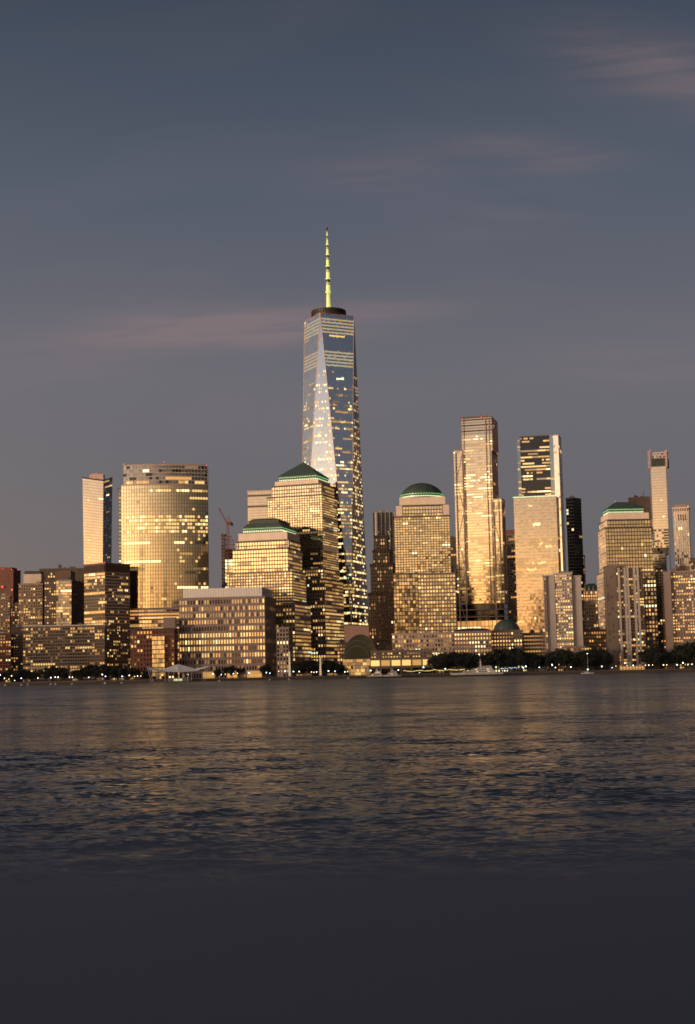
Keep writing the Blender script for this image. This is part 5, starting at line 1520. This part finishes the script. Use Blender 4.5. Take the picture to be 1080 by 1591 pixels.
# ------------------------------------------------------------------ boats
def hull(m, c, L, W, H, mm, bow=1, z0=-.4):
    n = 14
    def ring(z, s):
        pts = []
        for k in range(n + 1):
            f = k / n; x = (f - .5) * L * (1 + .04 * s); w = W / 2 * (1 - max(0, (f - .55) / .45) ** 2.2) * (.8 + .2 * s)
            pts.append((x, w))
        r = [V((c[0] + bow * x, c[1] - w, z + (H * .18 * max(0, (x / L + .5 - .5)) ** 1 if s > .5 else 0))) for x, w in pts]
        b = [V((c[0] + bow * x, c[1] + w, z + (H * .18 * max(0, (x / L + .5 - .5)) if s > .5 else 0))) for x, w in reversed(pts)]
        return r + b
    lo, hi = ring(z0, 0), ring(z0 + H, 1)
    m.prism(lo, hi, mm)
def cabin(m, c, L, W, z0, z1, mm, bow=1, rake=.25):
    h = z1 - z0
    lo = [V((c[0] - bow * L / 2, c[1] - W / 2, z0)), V((c[0] + bow * L / 2, c[1] - W / 2, z0)), V((c[0] + bow * L / 2, c[1] + W / 2, z0)), V((c[0] - bow * L / 2, c[1] + W / 2, z0))]
    hi = [V((c[0] - bow * (L / 2 - h * .2), c[1] - W * .44, z1)), V((c[0] + bow * (L / 2 - h * (.4 + rake * 3)), c[1] - W * .44, z1)), V((c[0] + bow * (L / 2 - h * (.4 + rake * 3)), c[1] + W * .44, z1)), V((c[0] - bow * (L / 2 - h * .2), c[1] + W * .44, z1))]
    if bow < 0: lo = lo[::-1]; hi = hi[::-1]
    m.prism(lo, hi, mm)
def yacht(x0, x1, D, label, tiers, mast, bow):
    a, q = at(x0, 1046, D), at(x1, 1046, D); c = ((a.x + q.x) / 2, D); L = q.x - a.x
    t = thing('motor_yacht', label, 'yacht', (c[0], D, 0))
    m = MB(); hull(m, c, L, L * .19, 3.4 if L > 40 else 2.6, WHITE, bow); part(t, 'hull', m)
    z = 2.9 if L > 40 else 2.1; ll = L * .66
    for k in range(tiers):
        b = MB(); cc = (c[0] - bow * L * .06 * (k + .6), D); cabin(b, cc, ll, L * .15 * (1 - .12 * k), z, z + 2.1, WHITE, bow)
        o = part(t, 'cabin', b)
        w = MB(); nn = max(4, int(ll / 3.2))
        for i in range(nn):
            x = cc[0] - ll * .42 + ll * .78 * i / nn; w.poly([V((x, D - L * .075 * (1 - .12 * k) - .1)), V((x + ll * .78 / nn * .7, D - L * .075 * (1 - .12 * k) - .1)), V((x + ll * .78 / nn * .7, D - L * .06)), V((x, D - L * .06))], z + .7, z + 1.4, LIT[0] if rng.random() < .3 else G_DARK)
        subpart(o, 'window', w, ORG[t.name])
        z += 2.1; ll *= .66
    b = MB(); mx = c[0] - bow * L * .08
    b.prism([V((mx - .9, D - .5, z)), V((mx + .9, D - .5, z)), V((mx + .9, D + .5, z)), V((mx - .9, D + .5, z))], [V((mx - .2, D - .2, z + mast)), V((mx + .2, D - .2, z + mast)), V((mx + .2, D + .2, z + mast)), V((mx - .2, D + .2, z + mast))], WHITE)
    b.box((mx, D), 3.2, 1, z + mast * .45, z + mast * .52, WHITE); b.bar((mx, D, z + mast), (mx, D, z + mast * 1.6), .15, METAL_D)
    part(t, 'radar_mast', b)
yacht(701, 780, SHORE - 20, 'big white motor yacht with raked decks and a tall mast moored before dark trees', 3, 6.5, -1)
yacht(592, 622, SHORE - 14, 'smaller white motor yacht right of the glowing glass front of the arched hall', 2, 2.2, -1)
yacht(570, 597, SHORE - 13, 'white motor yacht with lit cabins nearest to the glowing glass front of the arched hall', 2, 2.6, -1)
def breakwater(x0, x1, label):
    D = SHORE - 28; a, q = at(x0, 1050, D), at(x1, 1050, D)
    m = MB(); m.poly([V((a.x, D - 1)), V((q.x, D - 1)), V((q.x, D + 1)), V((a.x, D + 1))], -1, 1.3, mat('breakwater_timber', (.025, .02, .018), .85, var=.2))
    x = a.x + 2
    while x < q.x: m.lathe((x, D - 1.2), [(.3, -1), (.3, 2.1), (.05, 2.4)], METAL_D, 6); x += 7
    single('breakwater', m, label, 'breakwater', (a.x, D, 0))
breakwater(556, 657, 'long dark floating breakwater before the smaller yachts')
breakwater(699, 800, 'long dark floating breakwater before the big yacht')
def sailboat():
    D = 1290; p = at(913, 1045, D)
    t = thing('sailing_boat', 'small white sailing boat with bare mast before the right-hand trees', 'sailing boat', (p.x, D, 0))
    m = MB(); hull(m, (p.x, D), 11.2, 3, 1.5, WHITE, 1); part(t, 'hull', m)
    m = MB(); cabin(m, (p.x - .5, D), 4.5, 1.8, 1.1, 1.9, WHITE, 1); part(t, 'cabin', m)
    zt = zat(912, 1016, D); m = MB(); m.bar((p.x + .5, D, 1), (p.x + .5, D, zt), .22, WHITE, .12); part(t, 'mast', m)
    m = MB(); m.bar((p.x + .4, D, 2.4), (p.x - 4, D, 2.3), .25, WHITE); part(t, 'boom', m)
    m = MB()
    for q in ((p.x + 5.4, D, 1.2), (p.x - 5.3, D, 1.1), (p.x + .5, D - 1.4, 1.1), (p.x + .5, D + 1.4, 1.1)): m.bar((p.x + .5, D, zt), q, .04, METAL_G, n=3)
    part(t, 'rigging', m)
    m = MB(); m.lathe((p.x + .5, D), [(.05, zt), (.3, zt + .2), (.3, zt + .45), (.05, zt + .7)], L_LAMP_W, 8); part(t, 'mast_light', m)
    m = MB(); m.lathe((p.x + .2, D - .8), [(.05, 3.6), (.4, 3.9), (.4, 4.3), (.05, 4.6)], L_LAMP_G, 8); part(t, 'deck_light', m)
sailboat()
bm_ = MB(); bm_.lathe((0, 0), [(.5, -.3), (1.0, 0), (1.0, .5), (.55, .9), (.2, 1.1), (.15, 1.8), (.05, 1.9)], WHITE, 10)
bme = bm_.mesh('buoy')
for px, py in ((8, 1066.5), (33, 1065.5), (43, 1065), (79, 1064.5), (86, 1064), (112, 1064), (163, 1063), (189, 1062), (341, 1060), (419, 1058), (449, 1058), (541, 1056)):
    D = SHORE - 26; p = at(px, py, D)
    o = bpy.data.objects.new('mooring_buoy', bme); C.objects.link(o); o.location = (p.x, D, 0)
    o['label'] = 'small whitish buoy floating just off the far seawall'; o['category'] = 'buoy'; o['group'] = 'buoys along the seawall'

scene.cycles.max_bounces = 5
scene.cycles.glossy_bounces = 3
scene.cycles.diffuse_bounces = 2
scene.cycles.transmission_bounces = 0
scene.cycles.caustics_reflective = False
scene.cycles.sample_clamp_indirect = 4
